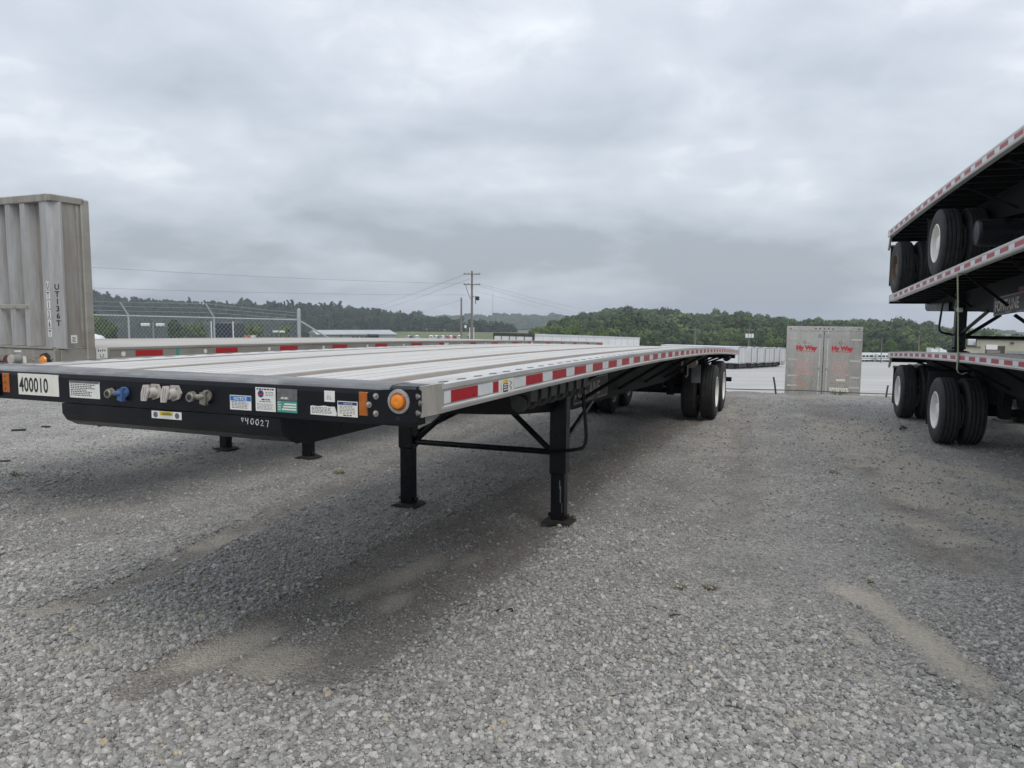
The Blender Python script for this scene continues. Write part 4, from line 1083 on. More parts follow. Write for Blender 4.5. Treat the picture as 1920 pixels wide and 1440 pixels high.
litter('rock_chunk', -3.0, 3.72, .3, lambda b: b.add(*(lambda me: ([tuple(v.co * .035) for v in me.vertices], [list(p.vertices) for p in me.polygons]))(rock(3))), mt['wood'], 'flat brown stone among the grey gravel at lower left', 'stone')
def tuft(x, y, r, h, nbl, mat, label, cat='weed'):
    b = MB(); rr = random.Random(int(x * 100))
    for k in range(nbl):
        a = rr.uniform(0, 6.28); q = r * sqrt(rr.random()); hh = h * rr.uniform(.5, 1); ln = rr.uniform(.2, 1.2)
        px, py = q * cos(a), q * sin(a); ex, ey = px + cos(a) * hh * ln, py + sin(a) * hh * ln; wd = .004 + .003 * rr.random()
        na = a + pi / 2
        b.add([(px - wd * cos(na), py - wd * sin(na), 0), (px + wd * cos(na), py + wd * sin(na), 0), ((px + ex) / 2 + wd * .7 * cos(na), (py + ey) / 2 + wd * .7 * sin(na), hh * .7), ((px + ex) / 2 - wd * .7 * cos(na), (py + ey) / 2 - wd * .7 * sin(na), hh * .7), (ex, ey, hh)], [(0, 1, 2, 3), (3, 2, 4)])
    o = b.build('weed_tuft', mat, None, gpoint(x, y)); return tag(o, label, cat, 'weeds growing in the gravel')
tuft(3.95, 9.0, .09, .03, 45, mt['weed'], 'green weed tuft in the open gravel between the black trailer and the stack')
tuft(1.2, 5.07, .045, .02, 50, mt['drygrass'], 'smaller of two dry grass tufts side by side in the gravel')
tuft(1.405, 5.07, .055, .022, 70, mt['drygrass'], 'wider of two dry grass tufts side by side in the gravel')
tuft(-2.07, 8.74, .08, .035, 60, mt['weed'], 'green weed patch beneath the black trailer near its left landing leg')
tuft(-5.74, 8.44, .06, .06, 26, mt['weed'], 'green weed on the gravel near the left edge of the view')
tuft(8.0, 18.0, .22, .13, 90, mt['weed'], 'weeds at the yard edge in front of the lettered trailer doors')
tuft(2.6, 5.2, .03, .02, 22, mt['drygrass'], 'tiny dry tuft beside the sandy patch at right')

# ------------------------------------------------------------------ yard edge: cable on stakes, chain-link fence
def edge_pt(px, py_hint=735, v=19.6):
    k = (px - 960) / CAM_F; y = v / (1 + .28 * k); return Vector((k * y, y, 0))
cab = empty('cable_barrier', edge_pt(1459, v=19.7), 0, 'low rusty cable strung along the gravel edge on leaning stakes', 'cable')
b = MB()
pts = []
for px in np.linspace(1250, 1900, 40):
    p = edge_pt(px, v=19.7); pts.append((p - cab.location) + Vector((0, 0, .115 - .02 * sin((px - 1250) * .012) ** 2)))
MB().tube(pts, .012, 6).build('cable', mt['vandark'], cab)
for px, hh, lean in ((1459, .42, -.09), (1300, .36, .05), (1665, .3, .04), (1840, .36, -.03)):
    p = edge_pt(px, v=19.7) - cab.location
    MB().tube([p + Vector((0, 0, -.1)), p + Vector((lean * .6, 0, hh * .6)), p + Vector((lean, 0, hh))], .022, 6).build('stake', mt['vandark'], cab)
def fence_pt(px, v=21.0):
    k = (px - 960) / CAM_F; y = v / (1 + .28 * k); return Vector((k * y, y, -.35))
F0 = fence_pt(561)
fence = empty('chain_link_fence', F0, 0, 'galvanised chain-link fence with barbed wire along the back of the yard', 'fence')
dirv = (fence_pt(172) - F0).normalized()
def ftop(s): return 1.66 + .012 * s          # height of the top rail along the fence
FL = 24.0
MB().tube([dirv * 0 + Vector((0, 0, ftop(0) + .35)), dirv * FL + Vector((0, 0, ftop(FL) + .35))], .024, 8).build('top_rail', mt['wire'], fence)
post_s = [3.05, 6.35] + [6.35 + 3.2 * k for k in range(1, 6)]
for s_ in post_s:
    q = dirv * s_
    po = MB().tube([q + Vector((0, 0, -.6)), q + Vector((0, 0, ftop(s_) + .38))], .032, 8).build('post', mt['wire'], fence)
    MB().tube([q + Vector((0, 0, ftop(s_) + .37)), q + Vector((-.20, -.12, ftop(s_) + .80))], .022, 8).build('barbed_wire_arm', mt['wire'], po)
po = MB().lathe([(-.8, .055), (ftop(0) + .62, .055), (ftop(0) + .68, .05), (ftop(0) + .71, .0001)], 14, 'z').build('end_post', mt['wire'], fence)
MB().tube([Vector((.06, 0, ftop(0) + .30)), Vector((1.0, .5, ftop(0) - .35)), Vector((1.9, 1.0, -.2))], .026, 8).build('brace', mt['wire'], fence)
b = MB()
H0 = -.45
stepw = .15
tt = np.arange(-2.6, FL, stepw)
for t0 in tt:
    for sg in (1, -1):
        s0, s1 = (t0, t0 + 2.45) if sg > 0 else (t0 + 2.45, t0)
        za, zb_ = H0, ftop(t0) + .35
        f = lambda s_: za + (zb_ - za) * ((s_ - s0) / (s1 - s0))
        lo, hi = max(min(s0, s1), 0), min(max(s0, s1), FL)
        if hi - lo < .05: continue
        p0, p1 = dirv * lo + Vector((0, 0, f(lo))), dirv * hi + Vector((0, 0, f(hi)))
        b.tube([p0, p1], .0042, 3, caps=False)
# knuckled wire ends above the rail
for t0 in np.arange(0, FL, stepw): b.tube([dirv * t0 + Vector((0, 0, ftop(t0) + .35)), dirv * (t0 + .02) + Vector((0, 0, ftop(t0) + .42))], .004, 3, caps=False)
o = b.build('chain_mesh', mt['wire'], fence); o['kind'] = 'stuff'
for k in range(3):
    q = lambda s_: dirv * s_ + Vector((-.20, -.12, 0)) * ((k + 1) / 3) + Vector((0, 0, ftop(s_) + .37 + .43 * (k + 1) / 3))
    MB().tube([Vector((0, 0, ftop(0) + .38 + .09 * k))] + [q(s_) for s_ in np.linspace(3.05, FL, 12)], .0045, 4).build('barbed_wire', mt['wire'], fence)

# ------------------------------------------------------------------ box trailers
def box_trailer(name, loc, yaw, L, H, label, group, mats=('vanwhite', 'vangrey', 'vanwhite'), W=2.55, low=1.15, seams=12, lettered=False, wheels=True):
    """local: rear face at y=0 looking to -y, body runs to +y"""
    r = empty(name, loc, yaw, label, 'box trailer', group)
    hw = W / 2
    MB().box(-hw, hw, .03, L, low, H).build('body', mt[mats[0]], r)
    MB().box(-.03, .03, .012, .029, low + .05, H - .17).build('door_gasket', mt['vandark'], r)
    b = MB()
    for s in (1, -1):
        b.bbox(s * hw - .06, s * hw + .06, -.0, .10, low - .12, H + .01, .008)
    b.bbox(-hw - .06, hw + .06, -.012, .11, H - .16, H + .02, .008); b.bbox(-hw - .06, hw + .06, -.012, .11, low - .16, low + .04, .008)
    b.build('rear_frame', mt[mats[1]], r)
    for s in (1, -1):
        d = MB().bbox(*sorted((s * .010, s * (hw - .05))), -.028, .02, low + .06, H - .18, .006).build('rear_door', mt[mats[2]], r)
        MB().lathe([(low + .0, .018), (H - .12, .018)], 8, 'z', (s * (.14 if lettered else .22), -.05, 0)).build('lock_rod', mt['steelrod'] if lettered else mt[mats[1]], d)
        if not lettered: MB().lathe([(low + .0, .018), (H - .12, .018)], 8, 'z', (s * .75, -.05, 0)).build('lock_rod', mt[mats[1]], d)
    # side posts
    if seams:
        for s in (1, -1):
            b = MB()
            for k in range(1, seams): y = L * k / seams; b.box(s * (hw + .006) - .012, s * (hw + .006) + .012, y - .025, y + .025, low + .14, H - .1)
            b.box(s * hw - .02, s * hw + .03, .1, L, low - .02, low + .14); b.box(s * hw - .02, s * hw + .025, .1, L, H - .10, H + .012)
            b.build('side_rails', mt['vanpost'], r)
    if wheels:
        for ya in (1.6, 2.9):
            for s in (1, -1):
                t = MB().lathe([(-.30, .30), (-.30, .47), (-.26, .51), (.26, .51), (.30, .47), (.30, .30)], 20, 'x', (s * .93, ya, .51)).build('wheel', mt['rubber'], r)
                MB().lathe([(s * .24, .30), (s * .27, .29), (s * .16, .2), (s * .16, .0001)], 16, 'x', (s * .93, ya, .51)).build('rim', mt['rim'], t)
        b = MB()
        for s in (1, -1): b.box(s * .8 - .07, s * .8 + .07, L - 3.3, L - 3.15, .04, low); b.box(s * .8 - .13, s * .8 + .13, L - 3.36, L - 3.09, 0, .04)
        b.build('landing_gear', mt['vandark'], r)
        b = MB()
        for s in (1, -1): b.box(s * .6 - .05, s * .6 + .05, .05, .14, .5, low)
        b.box(-1.2, 1.2, .03, .14, .48, .60); b.build('rear_guard', mt['vandark'], r)
    return r
GV_ = 'white box trailers parked in the far row'
# the lettered stainless trailer that stands below the yard edge
zg = float(zlot(11.3, 27))
my_top = 1.49
my_top = at(1543, 613, 28.2).z
mw = box_trailer('box_trailer', (11.84, 28.2, my_top - 4.1), -0.405, 15.5, 4.1, 'stainless box trailer with red lettered rear doors standing just below the gravel edge', None, ('vanwhite', 'doormetal', 'doormetal'), W=2.56, low=1.16, lettered=True)
mw.rotation_euler = (-.055, 0, -.405)
for d in [o for o in bpy.data.objects if o.parent == mw and o.name.startswith('rear_door')]:
    s = 1 if sum(v.co.x for v in d.data.vertices) > 0 else -1
    b = MB()
    for zz_ in (3.62, 2.82, 2.20, 1.82): b.bbox(s * 1.10 - .16, s * 1.10 + .20, -.048, -.028, zz_ - .035, zz_ + .035, .006)
    b.build('hinge', mt['lightgrey'], d)
    b = MB().bbox(s * .14 - .05, s * .14 + .05, -.075, -.03, 3.68, 3.84, .01); b.bbox(s * .14 - .045, s * .14 + .045, -.075, -.03, 2.46, 2.56, .01); b.build('latch', mt['vangrey'], d)
    xc = s * .63 + .02
    T = lambda x, z: Matrix.Translation((x, -.0300, z)) @ FRONT
    put_text('brand_lettering', 'My Way', .225, mt['mywayred'], d, T(xc, 3.22), sx=.96, bold=.016, align='CENTER')
    MB().box(xc - .34, xc + .30, -.0308, -.0295, 3.155, 3.175).build('underline', mt['mywayred'], d)
    b = MB(); 
    for a in np.linspace(0, 6.28, 9): b.box(xc - .06 + .05 * cos(a) - .012, xc - .06 + .05 * cos(a) + .012, -.0308, -.0295, 3.50 + .05 * sin(a) - .012, 3.50 + .05 * sin(a) + .012)
    for dx, dz in ((-.20, -.02), (.13, -.02)): b.box(xc - .06 + dx - .022, xc - .06 + dx + .022, -.0308, -.0295, 3.49 + dz - .01, 3.49 + dz + .01)
    b.build('emblem', mt['gladred'], d)
    def lines(x0, x1, z1, z0, rows, mat, sd, rag=.35, th=.55):
        rr = random.Random(sd); b = MB(); h = (z1 - z0) / rows
        for k in range(rows):
            x = x0; xe = x1 - (x1 - x0) * rr.random() * rag
            while x < xe:
                wl = rr.uniform(.02, .07); b.box(x, min(x + wl, xe), -.0306, -.0295, z1 - h * k - h * th, z1 - h * k); x += wl + .018
        b.build('faded_lettering', mt[mat], d)
    lines(xc - .34, xc + .30, 3.13, 3.06, 1, 'pink', 3, 0)
    lines(xc - .36, xc + .30, 2.83, 2.68, 2, 'pink', 5, .15)
    lines(xc - .36, xc + .24, 2.66, 2.38, 5, 'pink', 7 + s, .4)
    put_text('brand_lettering', 'Call', .125, mt['pink'], d, T(xc - .38, 2.245), bold=.006)
    lines(xc - .12, xc + .30, 2.34, 2.245, 1, 'pink', 9, 0, .9)
    if s < 0: lines(xc - .38, xc + .22, 2.07, 1.76, 6, 'peach', 11, .45)
    else:
        lines(xc - .15, xc + .16, 2.13, 2.04, 1, 'cream', 13, 0, .8); lines(xc - .36, xc + .30, 2.0, 1.92, 1, 'peach', 15, 0, .7); lines(xc - .38, xc + .30, 1.80, 1.62, 2, 'cream', 17, .05, .8)
b = MB()
for x in (-1.2, -.3, -.15, 0, .15, .3, 1.2): b.lathe([(-.02, .028), (-.01, .0001)], 8, 'y', (x, -.012, 4.03))
b.build('clearance_lamps', mt['gladred'], mw)
# white trailer beyond the old flatbed, rear doors and right side in view
p0, p1 = at(997, 626, 41), at(1198, 633, 55)
dv = Vector((p1.x - p0.x, p1.y - p0.y, 0)); L_ = dv.length; dv.normalize()
yaw_ = atan2(-dv.x, dv.y)
perp = Vector((dv.y, -dv.x, 0))
cen = Vector((p0.x, p0.y, 0)) - perp * 1.275
van = box_trailer('box_trailer', (cen.x, cen.y, float(zlot(cen.x, cen.y)) + .1), yaw_, L_, p0.z - float(zlot(cen.x, cen.y)) - .1, 'long white box trailer with a dark rear frame beyond the old aluminium flatbed', None, ('vanwhite', 'vandark', 'vanwhite'), seams=14)
van.rotation_euler = (atan((p1.z - p0.z) / L_) * 1.0, 0, yaw_)
# the far row, seen from its near end
A, B = Vector((41.7, 136, 0)), Vector((62.5, 168, 0))
rowd = (B - A); rowL = rowd.length; rowd.normalize()
axis = Vector((-rowd.y, rowd.x, 0)); yaw_r = atan2(-axis.x, axis.y)
order = ['nearest white box trailer of the far row, showing its long side', 'second white box trailer of the far row', 'third white box trailer of the far row, dark doorframe', 'fourth white box trailer of the far row', 'fifth white box trailer of the far row, dark gap beside it',
         'sixth white box trailer of the far row', 'seventh white box trailer of the far row with grey doors', 'eighth white box trailer of the far row', 'ninth white box trailer of the far row', 'farthest white box trailer of the far row, nearest the lettered doors']
proto = None
for k in range(10):
    q = A + rowd * (1.4 + k * 3.75) + axis * random.uniform(-.5, .5)
    zq = float(zlot(q.x, q.y))
    if proto is None:
        proto = box_trailer('box_trailer', (q.x, q.y, zq), yaw_r, 15.2, 4.15, order[0], GV_, seams=16)
    else:
        c = copy_tree(proto, (q.x, q.y, zq), yaw_r + random.uniform(-.02, .02), order[k])
    if k in (2, 6): pass
q = at(1222, 645, 150)
box_trailer('box_trailer', (q.x + 3, 152, float(zlot(q.x, 152))), yaw_r + .05, 14.6, 4.1, 'white box trailer end-on behind the near end of the far row', None, seams=4)

# ------------------------------------------------------------------ poles, wires, tower
GP = 'utility poles beyond the yard'
def pole(px, ytop, d, ybase, r0, label, arms=(), cans=0, lean=0.0, mat='pole'):
    t = at(px, ytop, d); bz = min(at(px, ybase, d).z, float(zlot(t.x, d))) - .2
    r = empty('utility_pole', (t.x, d, bz), 0, label, 'utility pole', GP)
    h = t.z - bz
    MB().tube([(lean * h, 0, 0), (lean * h * .5, 0, h * .5), (0, 0, h)], [r0, r0 * .85, r0 * .65], 10).build('shaft', mt[mat], r)
    for (dy, wd) in arms:
        a = MB().box(-wd / 2, wd / 2, -.07 - r0, .05 - r0, h - dy - .07, h - dy + .07).build('crossarm', mt['pole'], r)
        for x in (-wd * .46, -wd * .2, wd * .3, wd * .46): MB().lathe([(0, .05), (.1, .06), (.16, .03), (.2, .0001)], 8, 'z', (x, -r0, h - dy + .07)).build('insulator', mt['vangrey'], a)
    for k in range(cans):
        MB().lathe([(0, .0001), (0, .3), (.85, .3), (.95, .2), (1.0, .0001)], 12, 'z', (-.75 + .75 * k, -.4, h - 2.6)).build('transformer', mt['truckwhite'], r)
    return r, t
mp, mtop = pole(885, 508, 105, 645, .20, 'tall wooden utility pole with two crossarms beyond the old flatbed', ((.45, 2.35), (1.9, 2.35)))
h_ = mtop.z - mp.location.z
MB().bbox(.55, 1.05, -.5, -.1, h_ - 4.1, h_ - 3.55, .06).build('floodlight', mt['ink'], mp)
MB().tube([(.1, -.1, h_ - 3.6), (.5, -.3, h_ - 3.5), (.55, -.35, h_ - 4.6)], .05, 6).build('lamp_bracket', mt['cable'], mp)
MB().tube([(-.9, -.2, h_ - 1.9), (-.7, -.25, h_ - 2.6), (-.45, -.3, h_ - 3.3), (-.2, -.25, h_ - 3.9)], .035, 6).build('jumper_cable', mt['cable'], mp)
MB().tube([(-.3, -.2, 0), (-.3, -.2, h_ * .42)], .06, 6).build('conduit', mt['truckwhite'], mp)
MB().tube([(.28, -.2, 0), (.28, -.2, h_ * .42)], .05, 6).build('conduit', mt['truckwhite'], mp)
b = MB().tube([(-1.35 + .28 * cos(a), -.2, h_ - 6.65 + .28 * sin(a)) for a in np.linspace(0, 6.28, 14)], .05, 6); b.build('cable_coil', mt['cable'], mp)
MB().bbox(-1.05, -.75, -.3, -.1, h_ - 8.0, h_ - 7.6, .04).build('service_box', mt['truckwhite'], mp)
sp_, stop_ = pole(865, 558, 104, 645, .17, 'short plain wooden pole standing left of the tall crossarm pole')
pole(1303, 612, 170, 655, .16, 'leaning grey pole with a small lamp above the far trailer row', ((.8, 1.7),), 0, .03)
pole(1405, 614, 190, 660, .16, 'pole with three white transformers above the far trailer row', ((.7, 2.6), (1.6, 2.2)), 3)
pole(1654, 634, 240, 668, .17, 'grey pole with a lamp among the white campers', (), 0)
pole(1724, 628, 150, 668, .14, 'thin bare pole left of the tan building', (), 0)
pole(617, 602, 220, 660, .13, 'slim pole above the low metal building at left', (), 0)
pole(705, 620, 200, 660, .10, 'small pole with a crossarm at the right end of the low building', ((.3, 1.6),), 0)
GLP = 'small yard lamps in the distance'
def lamp_post(px, ytop, d, label, arm=.8):
    t = at(px, ytop, d); bz = float(zlot(t.x, d)) - .2
    r = empty('lamp_post', (t.x, d, bz), 0, label, 'lamp post', GLP); h = t.z - bz
    MB().tube([(0, 0, 0), (0, 0, h)], [.09, .06], 8).build('shaft', mt['vangrey'], r)
    for s in (1, -1): MB().bbox(s * arm * .5 - .32, s * arm * .5 + .32, -.2, .1, h - .25, h, .05).build('lamp_head', mt['truckwhite'], r)
lamp_post(773, 623, 480, 'lamp post with white heads over the left end of the truck row'); lamp_post(800, 617, 490, 'taller lamp post with a white box head over the truck row'); lamp_post(834, 618, 500, 'thin lamp post over the right end of the truck row')
lamp_post(287, 606, 60, 'lamp post with two white heads behind the chain-link fence', 1.2); lamp_post(523, 620, 90, 'white lamp post near the fence end post')
GW = 'overhead wires on the utility poles'
def wire(pts, r, label, sag=.0, mat='farwire'):
    a, c = pts
    P = [a.lerp(c, t) - Vector((0, 0, sag * 4 * t * (1 - t))) for t in np.linspace(0, 1, 16)]
    o = MB().tube([p - a for p in P], r, 5).build('overhead_wire', mt[mat], None, a); tag(o, label, 'wire', GW)
wire((at(-60, 486, 70), at(878, 532, 105)), 0.012, 'upper of the two long wires crossing the left sky', .35)
wire((at(-60, 531, 75), at(875, 553, 105)), 0.011, 'lower of the two long wires crossing the left sky', .3)
wire((at(873, 514, 105), at(640, 594, 420)), 0.017, 'wire falling away left from the upper crossarm of the tall pole', .6)
wire((at(880, 523, 105), at(655, 596, 420)), 0.017, 'lower wire falling away left from the upper crossarm of the tall pole', .8)
wire((at(865, 562, 104), at(740, 594, 400)), 0.014, 'wire falling away left from the short plain pole', .5)
wire((at(901, 533, 105), at(1180, 592, 330)), 0.015, 'upper wire falling away right from the lower crossarm', .9)
wire((at(899, 536, 105), at(1180, 600, 330)), 0.015, 'second wire falling away right from the lower crossarm', 1.3)
wire((at(890, 545, 105), at(1110, 592, 330)), 0.012, 'lowest thin wire falling away right from the tall pole', .8)
wire((at(892, 606, 105), at(1000, 616, 190)), .07, 'thick dark cable running right from the tall pole', .5, 'cable')
wire((at(866, 597, 104), at(790, 609, 190)), .07, 'thick dark cable running left from the short pole', .4, 'cable')
t = at(924, 545, 900)
tw = empty('radio_tower', (t.x, 900, -30), 0, 'faint thin lattice radio tower on the far hill', 'radio tower')
b = MB()
for a in (0, 2.09, 4.19): b.tube([(.5 * cos(a), .5 * sin(a), 0), (.5 * cos(a), .5 * sin(a), t.z + 30)], .07, 4)
b.build('mast', mt['vangrey'], tw)
b = MB()
for k in range(0, 56): b.tube([(.5 * cos(k * 2.09), .5 * sin(k * 2.09), k), (.5 * cos(k * 2.09 + 2.09), .5 * sin(k * 2.09 + 2.09), k + 1)], .05, 3)
b.build('lattice', mt['vangrey'], tw)

# ------------------------------------------------------------------ buildings and vehicles far off
def at_ground(px, d):
    x = (px - 960) / CAM_F * d; return Vector((x, d, float(zlot(x, d))))
def building(name, px0, px1, ytop, d0, d1, depth, label, mat, roofm, windows=(), rise=.8, floor=None, shed=False):
    a, c = at(px0, ytop, d0), at(px1, ytop, d1)
    bz = min(float(zlot(a.x, d0)), float(zlot(c.x, d1))) - .5 if floor is None else floor
    dv = Vector((c.x - a.x, c.y - a.y, 0)); L = dv.length; dv.normalize(); yaw = atan2(dv.y, dv.x)
    r = empty(name, (a.x, a.y, bz), yaw, label, 'building')
    H = (a.z + c.z) / 2 - bz
    if shed:
        MB().prism([(0, 0), (0, H), (depth, H - depth * .14), (depth, 0)], 0, L, 'x').build('wall', mt[mat], r)
        MB().prism([(-.25, H + .02), (depth + .2, H - depth * .14 + .02), (depth + .2, H - depth * .14 + .14), (-.25, H + .14)], -.2, L + .2, 'x').build('roof', mt[roofm], r)
        return r, L, H
    MB().prism([(0, 0), (L, 0), (L, H), (0, H)], 0, depth, 'y').build('wall', mt[mat], r)
    MB().prism([(-.4, H), (depth / 2, H + rise), (depth + .4, H), (depth + .4, H - .12), (-.4, H - .12)], -.3, L + .3, 'x').build('roof', mt[roofm], r)
    return r, L, H
lb, L, H = building('metal_building', 596, 742, 626.5, 150, 156, 14, 'low grey metal building with small dark windows beyond the old flatbed', 'roofgrey', 'roofgrey', rise=.7)
for px in (661, 668, 677, 684):
    x = (px - 596) / 146 * L; w_ = MB().bbox(x - .32, x + .32, -.06, .03, H - 1.05, H - .45, .02).build('window', mt['vangrey'], lb)
    MB().box(x - .25, x + .25, -.07, -.05, H - 1.0, H - .5).build('pane', mt['glass'], w_)
b = MB().box((637 - 596) / 146 * L, (638.5 - 596) / 146 * L, -.08, 0, 0, H); b.build('downpipe', mt['vandark'], lb)
q = at_ground(702, 138)
tk = empty('black_tank', (q.x, 138, at(702, 632, 138).z - 1.2), 0, 'black cylindrical tank lying in front of the low metal building', 'tank')
MB().lathe([(-.95, .0001), (-.95, .55), (.95, .55), (.95, .0001)], 16, 'x', (-.2, 0, 1.2)).build('barrel', mt['ink'], tk); MB().box(-1, 1.0, -.3, .3, -2.5, .7).build('stand', mt['ink'], tk)
MB().lathe([(0, .62), (.1, .62), (.1, .0001)], 16, 'x', (-1.25, 0, 1.2)).build('end_cap', mt['ink'], tk)
# field bank with rows of trucks
bankX = np.linspace(-90, 40, 60); bankY = np.linspace(470, 700, 24)
BX, BY = np.meshgrid(bankX, bankY); BX = BX * BY / 300
top_z = 1.93 - (np.interp(BY, [470, 520, 700], [643, 636.5, 622.5]) - 586) / CAM_F * BY
fade = sstep(-.24, -.15, BX / BY) * (1 - sstep(.03, .09, BX / BY))
sheet('grass_bank', BX, BY, zlot(BX, BY) * (1 - fade) + top_z * fade + .02, mt['field'])
GTk = 'highway trucks parked on the grass bank'
def truck(loc, yaw, mat, label, group):
    r = empty('semi_truck', loc, yaw, label, 'truck', group)
    c = MB().prism([(-.9, .9), (-.85, 1.9), (-.3, 2.0), (.1, 2.9), (1.7, 3.5), (1.7, .9)], -1.15, 1.15, 'x')
    c.build('cab', mt[mat], r)
    MB().prism([(-.33, 2.02), (.07, 2.84), (.09, 2.82), (-.30, 2.0)], -1.0, 1.0, 'x').build('windshield', mt['glass'], r)
    MB().prism([(-.96, 1.0), (-.90, 1.75), (-.88, 1.75), (-.88, 1.0)], -.6, .6, 'x').build('grille', mt['steel'], r)
    for s in (1, -1):
        MB().bbox(s * .85 - .16, s * .85 + .16, -.95, -.85, 1.15, 1.4, .03).build('headlight', mt['white_tape'], r)
        for y in (-.2, 3.6, 4.8): MB().lathe([(-.17, .3), (-.17, .5), (.17, .5), (.17, .3)], 14, 'x', (s * 1.0, y, .5)).build('wheel', mt['rubber'], r)
    MB().box(-.5, .5, 1.6, 5.6, .75, .95).build('chassis', mt['vandark'], r)
    MB().box(-1.25, 1.25, -1.02, -.85, .45, .8).build('bumper', mt['steel'], r)
    return r
def bank_pt(px, py, d):
    p = at(px, py, d); return p
spec = [(783, 'truckwhite', 'leftmost white truck parked under the lamp post'), (808, 'truckwhite', 'white truck alone left of the truck cluster'), (822, 'truckgrey', 'dull grey truck beside the lone white one'), (845, 'truckwhite', 'white truck at the left end of the cluster'), (853, 'truckred', 'bright red truck on the grass bank'), (861, 'truckwhite', 'white truck right of the bright red one'),
        (828, 'truckwhite', 'white truck behind the grey one'), (838, 'truckorange', 'orange red truck among white ones'), (877, 'truckgrey', 'grey truck behind the short pole'), (816, 'truckwhite', 'white truck between the lone white and grey ones'), (770, 'truckblue', 'dark blue truck at the left end of the grass bank'), (765, 'truckwhite', 'white truck next to the dark blue one')]
for px, m_, lab_ in spec:
    d = random.uniform(512, 528); p = at(px, 638.0, d)
    truck((p.x, d, p.z), random.uniform(-.9, .9), m_, lab_, GTk)
# campers and vans at right, beyond the pale lot
GC = 'white campers parked beyond the pale lot'
def camper(px, d, L, label, mat='truckwhite', yaw=0.0, H=3.0):
    q = at_ground(px, d)
    r = empty('camper', (q.x, d, q.z + .15), yaw, label, 'camper', GC)
    MB().prism([(-L / 2, .6), (-L / 2 + .2, H - .3), (-L / 2 + .7, H), (L / 2, H), (L / 2, .6)], -1.2, 1.2, 'y').build('body', mt[mat], r)
    for x in np.linspace(-L * .35, L * .3, 3): MB().box(x - .5, x + .5, -1.22, -1.19, 1.6, 2.3).build('window', mt['glass'], r)
    MB().box(-L / 2 + .1, L / 2, -1.215, -1.195, 1.05, 1.25).build('stripe', mt['truckblue'], r)
    for x in (-L * .28, L * .25):
        for s in (1, -1): MB().lathe([(-.12, .2), (-.12, .38), (.12, .38), (.12, .2)], 12, 'y', (x, s * 1.08, .38)).build('wheel', mt['rubber'], r)
for k, (px, L, lab_) in enumerate(((1617, 4.5, 'white camper just right of the lettered trailer doors'), (1628, 5.2, 'second white camper right of the lettered trailer doors'), (1641, 5.6, 'white camper left of the grey lamp pole'), (1655, 5.0, 'white camper directly behind the grey lamp pole'),
                                  (1668, 5.4, 'white camper at the far left end of the lowest stacked deck'), (1683, 5.2, 'white camper showing only its roof above the lowest stacked deck'), (1712, 6.0, 'long white camper roof left of the thin bare pole'))):
    camper(px, 262 + random.uniform(-2, 4), L * .5 + 1.6, lab_, 'truckwhite', random.uniform(-.3, .3), 3.1)
for k, (px, d) in enumerate(((1757, 150), (1773, 152))):
    top = at(px, 652, d); q = at_ground(px, d)
    r = truck((q.x, d, q.z), pi * .5, 'truckwhite', ('left' if k == 0 else 'right') + ' white truck showing its curved roof fairing above the lowest stacked deck', 'white trucks with roof fairings')
    MB().prism([(-.1, 2.9), (.15, 3.4), (.5, (top.z - q.z) * .55 + 1.6), (1.0, top.z - q.z - .35), (1.4, top.z - q.z - .06), (1.7, top.z - q.z), (1.7, 3.2)], -.9, .9, 'x').build('roof_fairing', mt['truckwhite'], r)
# tan building behind the stack
tb, L, H = building('tan_building', 1832, 2090, 640, 128, 118, 16, 'tan metal building with an open dark doorway behind the stacked trailers', 'tan', 'vandark', shed=True)
sx_ = L / 258.0
op = MB().box((1850 - 1832) * sx_, (1889 - 1832) * sx_, -.05, .05, 0, H - .95).build('doorway', mt['interior'], tb)
MB().box((1851 - 1832) * sx_, (1874 - 1832) * sx_, -.09, -.05, H - 1.6, H - .75).build('door_panel', mt['truckwhite'], tb)
MB().box((1853 - 1832) * sx_, (1880 - 1832) * sx_, -.08, -.05, .5, H - 1.7).build('stacked_timber', mt['wood'], tb)
MB().box((1893 - 1832) * sx_, (1935 - 1832) * sx_, -.06, .02, 0, H - 1.75).build('roller_door', mt['vangrey'], tb)
MB().bbox((1902 - 1832) * sx_ - .25, (1902 - 1832) * sx_ + .25, -.3, 0, H - .6, H - .25, .05).build('wall_lamp', mt['vandark'], tb)
b = MB()
for k in range(60): b.box(k * L / 60 - .03, k * L / 60 + .03, -.035, 0.0, 0, H - .12)
o = b.build('siding_rib', mt['tan'], tb); o['kind'] = 'stuff'
an, L2, H2 = building('lean_to_annex', 1800, 1836, 651, 129, 127.7, 6, 'low tan lean-to at the left end of the tan building', 'tan', 'vandark', shed=True)
MB().bbox(1.4, 2.6, 3, 4.2, H2 + .25, H2 + 1.3, .05).build('roof_unit', mt['truckwhite'], an)
# behind the fence: navy trailer, white tank, barrier
q = at(417, 606, 60); zg = float(zlot(q.x, 60))
nb = empty('navy_trailer', (q.x, 60, zg), .1, 'dark navy enclosed trailer between two white posts behind the fence', 'enclosed trailer')
MB().bbox(-.72, .72, 0, 4, .5, q.z - zg, .04).build('body', mt['navybox'], nb)
for s in (1, -1):
    MB().lathe([(0, .05), (q.z - zg + .15, .05)], 8, 'z', (s * .85, -.1, 0)).build('white_post', mt['truckwhite'], nb)
    MB().lathe([(-.1, .2), (-.1, .35), (.1, .35), (.1, .2)], 12, 'x', (s * .7, 2, .35)).build('wheel', mt['rubber'], nb)
q = at(150, 618, 30)
wt = empty('white_tank', (q.x - .4, 30, float(zlot(q.x, 30))), .3, 'rounded white tank half hidden behind the bulkhead, beyond the fence', 'tank')
hh = q.z - float(zlot(q.x, 30)) - .1
